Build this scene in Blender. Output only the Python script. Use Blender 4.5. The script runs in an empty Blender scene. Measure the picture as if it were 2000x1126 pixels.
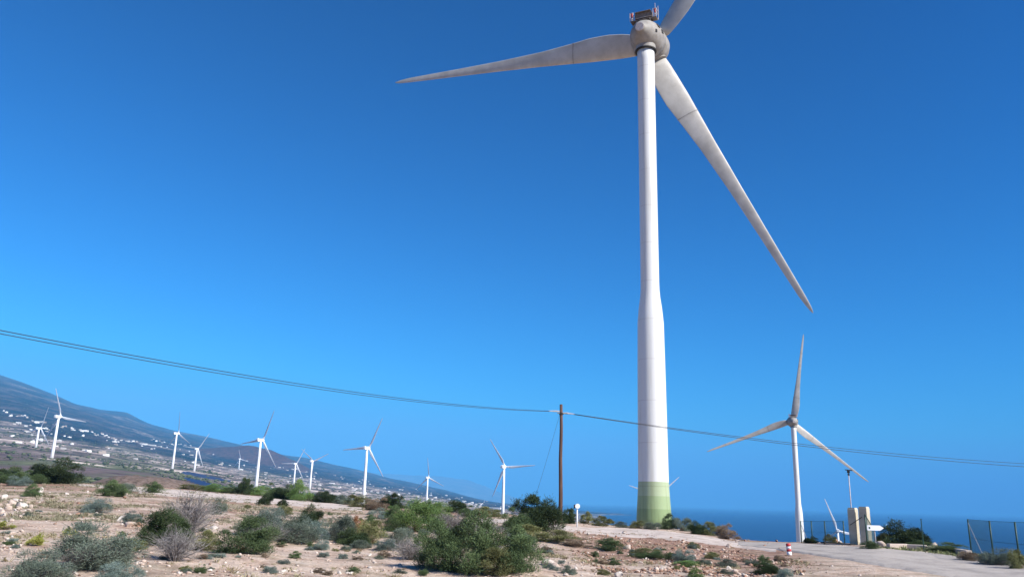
import bpy, math, random
import numpy as np
from mathutils import Vector, Matrix, Quaternion

random.seed(7)
rng = np.random.default_rng(11)
S = bpy.context.scene
C = S.collection
PI = math.pi
R_ = math.radians
SEA = -100.0

# ------------------------------------------------------------------ camera
F = 1560.0
HZ = 413.0
ROLL = R_(1.6)
PITCH = math.atan(HZ / F)
FW = np.array([0, math.cos(PITCH), math.sin(PITCH)])
_r0 = np.array([1.0, 0, 0]); _u0 = np.cross(_r0, FW)
RT = math.cos(ROLL) * _r0 + math.sin(ROLL) * _u0
UP = -math.sin(ROLL) * _r0 + math.cos(ROLL) * _u0

def ray(px, py):
    d = FW * F + RT * (px - 1000) + UP * (563 - py)
    return d / np.linalg.norm(d)

def at(px, py, D):                      # point seen at (px,py) at horizontal distance D
    d = ray(px, py)
    return d * D / math.hypot(d[0], d[1])

def el(px, py):
    d = ray(px, py)
    return d[2] / math.hypot(d[0], d[1])

_hx = np.arange(-400, 2401, 50.0)
_haz = []
for _x in _hx:
    lo, hi = 700, 1200
    for _ in range(30):
        m = (lo + hi) / 2
        if ray(_x, m)[2] > 0: lo = m
        else: hi = m
    d = ray(_x, lo); _haz.append(math.atan2(d[0], d[1]))
_haz = np.array(_haz)

# ------------------------------------------------------------------ noise
_perm = np.random.default_rng(3).permutation(256)
_perm = np.concatenate([_perm, _perm])
_ga = np.random.default_rng(4).random(256) * 2 * PI
_gx, _gy = np.cos(_ga), np.sin(_ga)

def noise(x, y):
    xi = np.floor(x).astype(int); yi = np.floor(y).astype(int)
    xf = x - xi; yf = y - yi
    def g(i, j, dx, dy):
        h = _perm[(_perm[(xi + i) & 255] + yi + j) & 255]
        return _gx[h] * dx + _gy[h] * dy
    u = xf * xf * xf * (xf * (xf * 6 - 15) + 10); v = yf * yf * yf * (yf * (yf * 6 - 15) + 10)
    a = g(0, 0, xf, yf); b = g(1, 0, xf - 1, yf); c = g(0, 1, xf, yf - 1); d = g(1, 1, xf - 1, yf - 1)
    return (a + (b - a) * u) * (1 - v) + (c + (d - c) * u) * v

def fbm(x, y, o=4):
    s = 0; a = 1; t = 0
    for k in range(o):
        s = s + a * noise(x * 2 ** k + 17.3 * k, y * 2 ** k + 5.1 * k); t += a; a *= .5
    return s / t * 1.6

def sm(a, b, x):
    t = np.clip((x - a) / (b - a), 0, 1)
    return t * t * (3 - 2 * t)

# ------------------------------------------------------------------ terrain
EDGE = [(-300, 940, 100), (0, 940, 95), (160, 943, 95), (320, 951, 100), (500, 966, 100), (640, 979, 95), (750, 989, 90), (900, 999, 80),
        (1000, 1005, 72), (1100, 1015, 68), (1200, 1026, 67), (1300, 1029, 68), (1370, 1039, 64), (1440, 1053, 56), (1520, 1057, 50),
        (1600, 1058, 49), (1700, 1061, 47), (1800, 1070, 46), (1900, 1085, 42), (2000, 1092, 40), (2300, 1100, 40)]
RIDGE = [(-300, 640), (0, 740), (60, 762), (118, 785), (170, 797), (205, 801), (224, 803), (240, 810), (262, 821), (280, 828), (320, 838), (400, 854),
         (480, 872), (550, 888), (590, 893), (640, 905), (697, 917), (752, 931), (815, 943), (865, 955), (902, 965), (927, 972), (965, 982)]
E800 = [(-300, 18), (0, 14), (160, 11), (336, 2), (500, -6), (640, -12), (750, -17), (900, -22), (985, -26), (1100, -33), (1200, -44), (1300, -62), (1450, -78), (2300, -85)]
E1500 = [(-300, 42), (0, 37), (105, 34), (160, 31), (336, 20), (500, 7), (640, -1), (750, -7), (900, -14), (985, -20), (1100, -27), (1200, -46), (1300, -72), (2300, -75)]
E3000 = [(-300, 62), (0, 56), (160, 46), (336, 32), (500, 18), (640, 10), (750, 2), (900, -7), (985, -13), (1100, -19), (1200, -34), (1300, -40), (2300, -42)]
E5000 = [(-300, 90), (0, 76), (160, 62), (336, 43), (500, 29), (640, 18), (750, 9), (900, -1), (985, -9), (1100, -14.5), (1200, -22), (2300, -25)]
E8000 = [(-300, 125), (0, 101), (160, 79), (336, 57), (500, 40), (640, 27), (750, 15), (900, 2), (985, -5.5), (1100, -10.3), (1170, -12.3), (2300, -15)]
_ex = np.array([p[0] for p in EDGE]); _ee = np.array([el(p[0], p[1]) for p in EDGE]); _ed = np.array([p[2] for p in EDGE], float)
_rx = np.array([p[0] for p in RIDGE] + [1030, 1100, 1170, 2300]); _re = np.array([el(*p) for p in RIDGE] + [-.0068, -.0087, -.0095, -.011])
_levels = [(800, E800), (1500, E1500), (3000, E3000), (5000, E5000), (8000, E8000)]
_A = np.linspace(_haz[0], _haz[-1], 701)
_PX = np.interp(_A, _haz, _hx)
def _smooth(v, n=5):
    k = np.hanning(2 * n + 1); k /= k.sum()
    return np.convolve(np.pad(v, n, mode='edge'), k, 'valid')
_De = _smooth(np.interp(_PX, _ex, _ed), 9)
_Ee = _smooth(np.interp(_PX, _ex, _ee), 5)
_Ek = [(D, _smooth(np.interp(_PX, [q[0] for q in L], [q[1] * 1e-3 for q in L]), 14)) for D, L in _levels]
_Er = _smooth(np.interp(_PX, _rx, _re), 2)
_LD = np.linspace(math.log(1.0), math.log(17000), 500)
_tab = np.zeros((701, 500))
for i in range(701):
    De = _De[i]; ze = _Ee[i] * De
    z0 = -2.0 + .15 * sm(900, 200, _PX[i])
    drop = 3 + 4 * sm(900, 1500, _PX[i])
    ds = [1, 12, De, De * 1.12, 160, 290]
    e8 = _Ek[0][1][i]
    z290 = min(ze - drop * 1.6, -8.0) * (1 - sm(900, 1500, _PX[i])) + (-21) * sm(900, 1500, _PX[i])
    zs = [z0, z0 + .12 * (ze - z0), ze, ze - .25, ze - drop * .8, z290]
    for D, E in _Ek:
        ds.append(D); zs.append(max(E[i] * D, -130))
    ds += [12000, 14000, 17000]; zr = _Er[i] * 12000
    zs += [zr, zr * .9 if zr > 0 else zr - 15, -130 if zr < 400 else zr * .6]
    col = np.interp(np.exp(_LD), ds, zs)
    far = _smooth(col, 7)
    w = sm(De * 1.3, De * 2.0, np.exp(_LD)) * (1 - sm(9000, 10500, np.exp(_LD)))
    _tab[i] = col * (1 - w) + far * w

def height(x, y):
    x = np.asarray(x, float); y = np.asarray(y, float)
    d = np.maximum(np.hypot(x, y), 1.0); a = np.arctan2(x, y)
    ac = np.clip(a, _A[0], _A[-1])
    fi = (ac - _A[0]) / (_A[-1] - _A[0]) * 700; i0 = np.clip(fi.astype(int), 0, 699); fi = fi - i0
    fj = (np.log(np.minimum(d, 16900)) - _LD[0]) / (_LD[-1] - _LD[0]) * 499; j0 = np.clip(fj.astype(int), 0, 498); fj = fj - j0
    z = (_tab[i0, j0] * (1 - fi) + _tab[i0 + 1, j0] * fi) * (1 - fj) + (_tab[i0, j0 + 1] * (1 - fi) + _tab[i0 + 1, j0 + 1] * fi) * fj
    px = np.interp(ac, _haz, _hx)
    wb = sm(R_(60), R_(165), np.abs(a))
    z = z * (1 - wb) + (-2.0 + 0.03 * np.minimum(d, 4000)) * wb
    De = np.interp(ac, _A, _De)
    rough = 1 - .75 * sm(1380, 1520, px) * sm(20, 30, d)
    nn = (.16 * fbm(x / 7.0, y / 7.0, 3) + .07 * fbm(x / 1.7 + 9, y / 1.7, 3)) * sm(6, 16, d) * (1 - .55 * sm(De * .75, De, d)) * rough
    nn = nn * (1 - sm(200, 400, d))
    land = sm(-95, -60, z)
    nf = (1.5 * fbm(x / 90., y / 90., 3) * sm(150, 350, d) * (1 - sm(3000, 6000, d)) + 8 * fbm(x / 420., y / 420., 4) * sm(500, 2500, d)
          + 30 * fbm(x / 1500., y / 1500., 5) * sm(4000, 8000, d) * (1 - .45 * sm(10000, 11500, d))) * (.25 + .75 * land)
    k = at(505, 876, 6000.0)
    r = np.hypot((x - k[0]) / 1.0, (y - k[1]) / 1.5)
    cone = 128 * np.clip(1 - r / 400, 0, 1) ** .85
    cone = np.minimum(cone, 108 + 5 * fbm(x / 150., y / 150., 2))
    kn = at(292, 930, 172.0); rk = np.hypot((x - kn[0]) / 11.5, (y - kn[1]) / 13.0); kn2 = at(262, 930, 180.0); rk2 = np.hypot((x - kn2[0]) / 9.0, (y - kn2[1]) / 10.0)
    cone = cone + (4.6 + .5 * fbm(x / 3., y / 3., 3)) * np.exp(-rk ** 4 * .8) + (.9) * np.exp(-rk2 ** 2)
    return z + nn + nf + cone

_steps = np.exp(np.linspace(math.log(9), math.log(15000), 1800))
def hit(px, py, dmin=0, dmax=1e9):
    d = ray(px, py); d = d / math.hypot(d[0], d[1])
    g = _steps * d[2] - height(_steps * d[0], _steps * d[1])
    ok = np.nonzero((g < 0) & (_steps >= dmin))[0]
    if len(ok) == 0 or _steps[ok[0]] > dmax: return None
    j = ok[0]
    D = _steps[j]
    if j > 0 and g[j - 1] > 0: D = _steps[j - 1] + (D - _steps[j - 1]) * g[j - 1] / (g[j - 1] - g[j])
    x, y = D * d[0], D * d[1]
    return np.array([x, y, float(height(x, y))])
def spot(px, py, D=60):                 # where a thing seen with its foot at (px,py) stands
    for k in range(14):
        h = hit(px, py + k, dmax=150)
        if h is not None: return h
    d = at(px, py, D); d[2] = float(height(d[0], d[1])); return d

# ------------------------------------------------------------------ materials
def mat(name, col, rough=.7, spec=.3, metal=0.0):
    m = bpy.data.materials.new(name); m.use_nodes = True
    b = m.node_tree.nodes['Principled BSDF']
    b.inputs['Base Color'].default_value = (*col, 1); b.inputs['Roughness'].default_value = rough
    b.inputs['Specular IOR Level'].default_value = spec; b.inputs['Metallic'].default_value = metal
    return m
class NT:
    def __init__(s, m): s.t = m.node_tree; s.b = s.t.nodes['Principled BSDF']
    def n(s, ty, **k):
        q = s.t.nodes.new(ty)
        for a, v in k.items(): setattr(q, a, v)
        return q
    def l(s, a, b): s.t.links.new(a, b)
    def coord(s, kind='Object', scale=(1, 1, 1)):
        c = s.n('ShaderNodeTexCoord'); mp = s.n('ShaderNodeMapping'); mp.inputs['Scale'].default_value = scale
        s.l(c.outputs[kind], mp.inputs['Vector']); return mp.outputs[0]
    def noise(s, vec, scale, detail=4, rough=.55):
        q = s.n('ShaderNodeTexNoise'); q.inputs['Scale'].default_value = scale; q.inputs['Detail'].default_value = detail; q.inputs['Roughness'].default_value = rough
        s.l(vec, q.inputs['Vector']); return q.outputs['Fac']
    def ramp(s, fac, pts, interp='LINEAR'):
        q = s.n('ShaderNodeValToRGB'); q.color_ramp.interpolation = interp; e = q.color_ramp.elements
        while len(e) < len(pts): e.new(.5)
        for k, (p, c) in enumerate(pts):
            e[k].position = p; e[k].color = (*c, 1) if len(c) == 3 else c
        s.l(fac, q.inputs['Fac']); return q.outputs['Color']
    def mix(s, fac, a, b, mode='MIX'):
        q = s.n('ShaderNodeMix', data_type='RGBA', blend_type=mode)
        for sock, v in ((q.inputs[0], fac), (q.inputs[6], a), (q.inputs[7], b)):
            if hasattr(v, 'is_linked') or isinstance(v, bpy.types.NodeSocket): s.l(v, sock)
            elif isinstance(v, (int, float)): sock.default_value = v
            else: sock.default_value = (*v, 1)
        return q.outputs[2]
    def bump(s, h, strength, dist):
        q = s.n('ShaderNodeBump'); q.inputs['Strength'].default_value = strength; q.inputs['Distance'].default_value = dist
        s.l(h, q.inputs['Height']); s.l(q.outputs[0], s.b.inputs['Normal'])
    def base(s, c): s.l(c, s.b.inputs['Base Color'])

def noisy(name, c1, c2, scale=3, rough=.7, spec=.3, bump=0, bscale=20, zstretch=1, metal=0):
    m = mat(name, c1, rough, spec, metal); t = NT(m); v = t.coord('Object', (1, 1, zstretch))
    t.base(t.ramp(t.noise(v, scale, 6), [(.35, c1), (.65, c2)]))
    if bump: t.bump(t.noise(v, bscale, 5), .6, bump)
    return m

def ground_mat(name):
    m = mat(name, (.4, .3, .24), .95, .1); t = NT(m); v = t.coord()
    a = t.noise(v, .22, 5, .6); b = t.noise(v, 1.3, 6, .65); c = t.noise(v, 9, 5, .7)
    col = t.ramp(b, [(.28, (.27, .165, .115)), (.42, (.50, .365, .28)), (.56, (.61, .475, .375)), (.74, (.66, .56, .47))])
    col2 = t.ramp(b, [(.35, (.26, .195, .155)), (.55, (.43, .335, .27)), (.7, (.54, .43, .355))])
    col = t.mix(t.ramp(a, [(.52, (0, 0, 0)), (.7, (1, 1, 1))]), col, col2)
    col = t.mix(.55, col, t.ramp(c, [(.35, (.42, .40, .38)), (.5, (.9, .9, .9)), (.66, (1.15, 1.12, 1.1))]), 'MULTIPLY')
    at_ = t.n('ShaderNodeAttribute', attribute_name='zone')
    sp = t.n('ShaderNodeSeparateColor'); t.l(at_.outputs['Color'], sp.inputs[0])
    red = t.ramp(b, [(.35, (.16, .085, .06)), (.55, (.33, .19, .135)), (.7, (.46, .32, .25))])
    col = t.mix(sp.outputs[0], col, red)
    v2 = t.n('ShaderNodeTexVoronoi'); v2.inputs['Scale'].default_value = 2.6; t.l(v, v2.inputs['Vector'])
    dk = t.ramp(v2.outputs['Distance'], [(.0, (1, 1, 1)), (.16, (1, 1, 1)), (.2, (0, 0, 0))])
    herb = t.ramp(t.noise(v, .5, 4, .6), [(.5, (0, 0, 0)), (.62, (1, 1, 1))])
    q = t.n('ShaderNodeMath', operation='MULTIPLY'); t.l(herb, q.inputs[0]); t.l(t.noise(v, 4, 5, .8), q.inputs[1])
    q2 = t.n('ShaderNodeMath', operation='MULTIPLY'); t.l(q.outputs[0], q2.inputs[0]); q2.inputs[1].default_value = .8
    col = t.mix(q2.outputs[0], col, (.20, .17, .105))
    col = t.mix(sp.outputs[1], col, t.ramp(b, [(.35, (.045, .034, .030)), (.6, (.14, .10, .088))]))
    t.base(col)
    s1 = t.n('ShaderNodeMath', operation='MULTIPLY_ADD'); t.l(b, s1.inputs[0]); s1.inputs[1].default_value = 2.0; t.l(c, s1.inputs[2])
    t.bump(s1.outputs[0], .8, .09)
    return m

def hill_mat(name):
    m = mat(name, (.2, .15, .12), 1, .05); t = NT(m); v = t.coord('Object', (1, .33, .33))
    a = t.noise(v, .0022, 6, .62); b = t.noise(v, .009, 6, .62); c = t.noise(v, .05, 5, .7)
    dark = t.ramp(b, [(.36, (.008, .008, .010)), (.50, (.028, .021, .024)), (.62, (.095, .065, .062))])
    pale = t.ramp(b, [(.34, (.05, .042, .034)), (.43, (.13, .10, .088)), (.50, (.34, .27, .235)), (.54, (.52, .43, .38)), (.58, (.18, .135, .115)), (.68, (.07, .06, .045))])
    at_ = t.n('ShaderNodeAttribute', attribute_name='zone'); sp = t.n('ShaderNodeSeparateColor'); t.l(at_.outputs['Color'], sp.inputs[0])
    am = t.n('ShaderNodeMath', operation='ADD'); t.l(a, am.inputs[0])
    am2 = t.n('ShaderNodeMath', operation='MULTIPLY_ADD'); t.l(sp.outputs[2], am2.inputs[0]); am2.inputs[1].default_value = .34; am2.inputs[2].default_value = -.17
    t.l(am2.outputs[0], am.inputs[1])
    col = t.mix(t.ramp(am.outputs[0], [(.42, (0, 0, 0)), (.56, (1, 1, 1))]), dark, pale)
    green = t.ramp(c, [(.4, (.035, .045, .02)), (.6, (.10, .11, .055))])
    gf = t.ramp(t.noise(v, .006, 5, .7), [(.5, (0, 0, 0)), (.6, (.8, .8, .8))])
    g3 = t.n('ShaderNodeMath', operation='MULTIPLY'); t.l(gf, g3.inputs[0]); t.l(sp.outputs[2], g3.inputs[1])
    col = t.mix(g3.outputs[0], col, green)
    col = t.mix(.9, col, t.ramp(c, [(.38, (.25, .24, .24)), (.52, (.9, .9, .9)), (.66, (1.7, 1.65, 1.6))]), 'MULTIPLY')
    col = t.mix(.8, col, t.ramp(t.noise(v, .16, 4, .7), [(.4, (.4, .4, .4)), (.5, (1, 1, 1)), (.62, (1.6, 1.55, 1.5))]), 'MULTIPLY')
    col = t.mix(sp.outputs[0], col, t.ramp(c, [(.35, (.035, .016, .013)), (.65, (.10, .045, .034))]))
    # terraces and tracks: thin pale contour lines
    geo = t.n('ShaderNodeNewGeometry'); sz = t.n('ShaderNodeSeparateXYZ'); t.l(geo.outputs['Position'], sz.inputs[0])
    mz = t.n('ShaderNodeMath', operation='MULTIPLY_ADD'); t.l(b, mz.inputs[0]); mz.inputs[1].default_value = 26.0
    t.l(sz.outputs[2], mz.inputs[2])
    fr = t.n('ShaderNodeMath', operation='MULTIPLY'); t.l(mz.outputs[0], fr.inputs[0]); fr.inputs[1].default_value = 1 / 9.0
    f2 = t.n('ShaderNodeMath', operation='FRACT'); t.l(fr.outputs[0], f2.inputs[0])
    ln = t.ramp(f2.outputs[0], [(.0, (1, 1, 1)), (.10, (1, 1, 1)), (.16, (0, 0, 0))])
    q = t.n('ShaderNodeMath', operation='MULTIPLY'); t.l(ln, q.inputs[0]); t.l(t.ramp(t.noise(v, .004, 4, .6), [(.5, (0, 0, 0)), (.58, (1, 1, 1))]), q.inputs[1])
    q3 = t.n('ShaderNodeMath', operation='MULTIPLY'); t.l(q.outputs[0], q3.inputs[0]); t.l(sp.outputs[2], q3.inputs[1])
    col = t.mix(q3.outputs[0], col, (.46, .38, .33))
    col = t.mix(at_.outputs['Alpha'], col, t.mix(t.ramp(t.noise(v, .008, 5, .6), [(.46, (0, 0, 0)), (.56, (1, 1, 1))]), t.ramp(c, [(.35, (.075, .05, .05)), (.65, (.16, .115, .11))]), t.ramp(c, [(.35, (.06, .065, .035)), (.65, (.15, .155, .085))])))
    col = t.mix(sp.outputs[1], col, (.60, .50, .43))
    t.base(col)
    t.bump(c, .5, 6)
    return m

M = {}
M['ground'] = ground_mat('ground')
M['hill'] = hill_mat('hill')
m = mat('sea', (.0035, .030, .105), .32, .28); t = NT(m); v = t.coord()
t.base(t.ramp(t.noise(t.coord('Object', (.0004, .0016, 1)), 3, 4), [(.4, (.0015, .016, .068)), (.6, (.0022, .023, .088))]))
t.bump(t.noise(v, .12, 6, .7), 1.0, 3.5); M['sea'] = m
M['far_mount'] = noisy('far_mountain', (.10, .085, .075), (.2, .165, .14), .002, 1, .05)

def tower_mat():
    m = mat('tower_paint', (.78, .78, .77), .45, .4); t = NT(m)
    c = t.n('ShaderNodeTexCoord'); sz = t.n('ShaderNodeSeparateXYZ'); t.l(c.outputs['Object'], sz.inputs[0])
    mr = t.n('ShaderNodeMapRange'); mr.inputs['From Min'].default_value = 0; mr.inputs['From Max'].default_value = 10; t.l(sz.outputs[2], mr.inputs['Value'])
    b1, b2, b3 = .179, .283, .401
    band = t.ramp(mr.outputs[0], [(0, (.235, .315, .15)), (b1 + .0, (.30, .385, .205)), (b2, (.385, .455, .285)), (b3, (.69, .69, .67))], 'CONSTANT')
    st = t.noise(t.coord('Object', (1, 1, .05)), 1.8, 5, .6)
    band = t.mix(.8, band, t.ramp(st, [(.3, (.72, .69, .64)), (.5, (1, 1, 1))]), 'MULTIPLY')
    fz = t.n('ShaderNodeMath', operation='MULTIPLY'); t.l(sz.outputs[2], fz.inputs[0]); fz.inputs[1].default_value = 1 / 3.62
    ff = t.n('ShaderNodeMath', operation='FRACT'); t.l(fz.outputs[0], ff.inputs[0])
    seam = t.ramp(ff.outputs[0], [(0, (.80, .78, .76)), (.012, (.80, .78, .76)), (.02, (1, 1, 1))])
    band = t.mix(.8, band, seam, 'MULTIPLY'); t.base(band)
    t.bump(t.noise(t.coord(), 8, 3), .1, .01)
    return m
M['tower'] = tower_mat()
M['nacelle'] = noisy('weathered_nacelle', (.335, .315, .29), (.235, .215, .19), 1.2, .6, .3, .004, 12)
M['blade'] = noisy('weathered_blade', (.54, .515, .47), (.41, .385, .345), .7, .5, .35, 0, 8)
M['white'] = noisy('white_paint', (.82, .83, .84), (.76, .77, .78), .3, .45, .4)
M['wblade'] = noisy('white_blade', (.74, .76, .79), (.68, .70, .74), .3, .45, .4)
M['dark'] = mat('dark_opening', (.03, .028, .026), .8)
M['rust'] = noisy('rusty_steel', (.12, .095, .08), (.24, .205, .18), 6, .8, .2)
M['palesteel'] = noisy('pale_steel', (.55, .5, .48), (.42, .36, .34), 5, .6)
M['redlight'] = mat('red_lamp', (.5, .09, .07), .4)
M['wood'] = noisy('pole_wood', (.070, .040, .032), (.135, .078, .058), 9, .85, .2, .01, 30, .08)
M['cable'] = mat('black_cable', (.03, .032, .036), .6)
M['concrete'] = noisy('beige_render', (.56, .50, .385), (.43, .38, .285), 2.5, .9, .15, .01, 25)
M['greenmetal'] = noisy('green_metal', (.018, .05, .038), (.03, .075, .055), 7, .5, .4)
M['palegreen'] = noisy('faded_green', (.30, .40, .33), (.2, .3, .24), 5, .6)
M['signwhite'] = mat('sign_white', (.8, .8, .82), .4)
M['galv'] = mat('galvanised', (.42, .43, .44), .45, .5, .6)
M['red'] = noisy('red_paint', (.55, .05, .06), (.42, .05, .05), 9, .5)
M['rock'] = noisy('pale_rock', (.56, .46, .39), (.38, .29, .23), 2.2, .95, .1, .03, 6)
M['rockwhite'] = noisy('white_rock', (.62, .56, .50), (.44, .37, .32), 2.2, .95, .1, .03, 6)
M['rockred'] = noisy('reddish_rock', (.36, .22, .155), (.22, .125, .09), 2.4, .95, .1, .03, 6)
M['track'] = noisy('pale_track', (.64, .54, .47), (.50, .41, .35), .9, .95, .1, .03, 4)
M['road'] = noisy('grey_road', (.40, .355, .315), (.31, .275, .245), .6, .95, .1, .02, 5)
def track_mat(name, c1, c2, wheel):
    m = mat(name, c1, .95, .1); t = NT(m); v = t.coord()
    col = t.ramp(t.noise(v, .8, 6, .65), [(.33, c2), (.5, c1), (.7, tuple(min(q * 1.12, .8) for q in c1))])
    a = t.n('ShaderNodeAttribute', attribute_name='tint')
    wh = t.ramp(a.outputs['Color'], [(.0, (.5, .5, .5)), (.14, (0, 0, 0)), (.24, (1, 1, 1)), (.34, (0, 0, 0)), (.58, (0, 0, 0)), (.68, (1, 1, 1)), (.78, (0, 0, 0)), (1.0, (.6, .6, .6))])
    q = t.n('ShaderNodeMath', operation='MULTIPLY'); t.l(wh, q.inputs[0]); t.l(t.ramp(t.noise(v, .45, 5, .7), [(.4, (0, 0, 0)), (.6, (.8, .8, .8))]), q.inputs[1])
    col = t.mix(q.outputs[0], col, wheel)
    col = t.mix(.5, col, t.ramp(t.noise(v, 11, 5, .75), [(.35, (.55, .53, .5)), (.5, (1, 1, 1))]), 'MULTIPLY')
    t.base(col); t.bump(t.noise(v, 5, 6, .7), .6, .04); return m
M['track'] = track_mat('pale_track', (.55, .465, .405), (.40, .325, .275), (.38, .31, .26))
M['road'] = track_mat('grey_road', (.40, .355, .315), (.30, .265, .24), (.25, .225, .205))
M['solar'] = noisy('solar_glass', (.012, .026, .075), (.02, .04, .11), .2, .5, .25)
m = mat('house_plaster', (.7, .68, .65), .9); t = NT(m); oi = t.n('ShaderNodeObjectInfo')
t.base(t.ramp(oi.outputs['Random'], [(0, (.30, .22, .18)), (.25, (.45, .40, .35)), (.5, (.62, .59, .56)), (1, (.82, .80, .78))])); M['house'] = m

def leafm(name, c1, c2, trans=.15):
    m = mat(name, c1, .7, .2); t = NT(m)
    a = t.n('ShaderNodeAttribute', attribute_name='tint'); sp = t.n('ShaderNodeSeparateColor'); t.l(a.outputs['Color'], sp.inputs[0])
    oi = t.n('ShaderNodeObjectInfo')
    col = t.mix(sp.outputs[0], c1, c2)
    hs = t.n('ShaderNodeHueSaturation'); t.l(col, hs.inputs['Color'])
    mr = t.n('ShaderNodeMapRange'); mr.inputs['To Min'].default_value = .75; mr.inputs['To Max'].default_value = 1.25; t.l(oi.outputs['Random'], mr.inputs['Value'])
    t.l(mr.outputs[0], hs.inputs['Value']); t.base(hs.outputs[0])
    return m
LM = {
    'greygreen': leafm('grey_green_leaves', (.07, .095, .072), (.20, .235, .18)),
    'teal': leafm('blue_grey_leaves', (.10, .145, .125), (.24, .30, .26)),
    'dark': leafm('dark_green_leaves', (.016, .030, .012), (.07, .10, .04)),
    'green': leafm('mid_green_leaves', (.034, .058, .022), (.15, .21, .088)),
    'bright': leafm('bright_green_leaves', (.07, .13, .032), (.22, .33, .105)),
    'olive': leafm('olive_leaves', (.10, .11, .04), (.28, .28, .12)),
    'yellow': leafm('yellow_green_leaves', (.22, .24, .04), (.45, .45, .12)),
    'grey': leafm('dry_grey_twigs', (.12, .105, .10), (.33, .305, .295)),
    'brown': leafm('dry_brown_twigs', (.14, .10, .07), (.34, .26, .18)),
    'orange': leafm('rust_orange_leaves', (.24, .11, .045), (.40, .20, .10)),
}

# ------------------------------------------------------------------ mesh helpers
class MB:
    def __init__(s): s.v = []; s.f = []
    def add(s, v, f):
        o = len(s.v); s.v += [tuple(p) for p in v]; s.f += [tuple(o + i for i in q) for q in f]
    def box(s, c, size, rot=None, taper=1.0):
        sx, sy, sz = [q / 2 for q in size]; pts = []
        for z in (-1, 1):
            k = taper if z > 0 else 1
            for x, y in ((-1, -1), (1, -1), (1, 1), (-1, 1)):
                p = Vector((x * sx * k, y * sy * k, z * sz))
                if rot is not None: p = rot @ p
                pts.append(p + Vector(c))
        s.add(pts, [(3, 2, 1, 0), (4, 5, 6, 7), (0, 1, 5, 4), (1, 2, 6, 5), (2, 3, 7, 6), (3, 0, 4, 7)])
    def tube(s, pts, rad, n=8, cap=True):
        pts = [Vector(p) for p in pts]
        if not hasattr(rad, '__len__'): rad = [rad] * len(pts)
        rings = []; prev = None
        for i, p in enumerate(pts):
            d = (pts[min(i + 1, len(pts) - 1)] - pts[max(i - 1, 0)]).normalized()
            a = prev if prev is not None else (Vector((0, 0, 1)) if abs(d.z) < .9 else Vector((1, 0, 0)))
            u = (a - d * a.dot(d)).normalized(); w = d.cross(u); prev = u
            rings.append([p + (u * math.cos(2 * PI * k / n) + w * math.sin(2 * PI * k / n)) * rad[i] for k in range(n)])
        v = [q for r in rings for q in r]; f = []
        for i in range(len(rings) - 1):
            for k in range(n):
                a = i * n + k; b = i * n + (k + 1) % n
                f.append((a, b, b + n, a + n))
        if cap: f.append(tuple(reversed(range(n)))); f.append(tuple((len(rings) - 1) * n + k for k in range(n)))
        s.add(v, f)
    def mesh(s, name, mt, smooth=False):
        me = bpy.data.meshes.new(name); me.from_pydata([tuple(p) for p in s.v], [], s.f); me.validate(); me.update()
        if mt: me.materials.append(mt)
        if smooth: me.polygons.foreach_set('use_smooth', [True] * len(me.polygons))
        return me
    def build(s, name, mt, parent=None, smooth=False, bevel=0, loc=None):
        o = obj(name, s.mesh(name, mt, smooth), parent)
        if loc is not None: o.location = loc
        if bevel:
            b = o.modifiers.new('bevel', 'BEVEL'); b.width = bevel; b.segments = 2; b.limit_method = 'ANGLE'
        return o
def obj(name, me, parent=None):
    o = bpy.data.objects.new(name, me); C.objects.link(o)
    if parent: o.parent = parent
    return o
def tag(o, label=None, cat=None, group=None, kind=None):
    if label: o['label'] = label
    if cat: o['category'] = cat
    if group: o['group'] = group
    if kind: o['kind'] = kind
    return o
def empty(name, loc, rz=0, label=None, cat=None, group=None):
    o = bpy.data.objects.new(name, None); C.objects.link(o); o.location = tuple(loc); o.rotation_euler = (0, 0, rz)
    o.empty_display_size = .3
    return tag(o, label, cat, group)
def npmesh(name, V, Fq, mt, tint=None, smooth=False, attr='tint'):
    me = bpy.data.meshes.new(name); n = len(V); k = Fq.shape[1]; nf = len(Fq)
    me.vertices.add(n); me.vertices.foreach_set('co', V.astype(np.float32).ravel())
    me.loops.add(nf * k); me.loops.foreach_set('vertex_index', Fq.astype(np.int32).ravel())
    me.polygons.add(nf); me.polygons.foreach_set('loop_start', np.arange(0, nf * k, k, dtype=np.int32)); me.polygons.foreach_set('loop_total', np.full(nf, k, dtype=np.int32))
    me.update(calc_edges=True)
    if mt: me.materials.append(mt)
    if smooth: me.polygons.foreach_set('use_smooth', np.ones(nf, dtype=bool))
    if tint is not None:
        a = me.color_attributes.new(attr, 'FLOAT_COLOR', 'POINT')
        if tint.ndim == 1: tint = np.stack([tint] * 3 + [np.ones_like(tint)], 1)
        a.data.foreach_set('color', tint.astype(np.float32).ravel())
    return me

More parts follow.
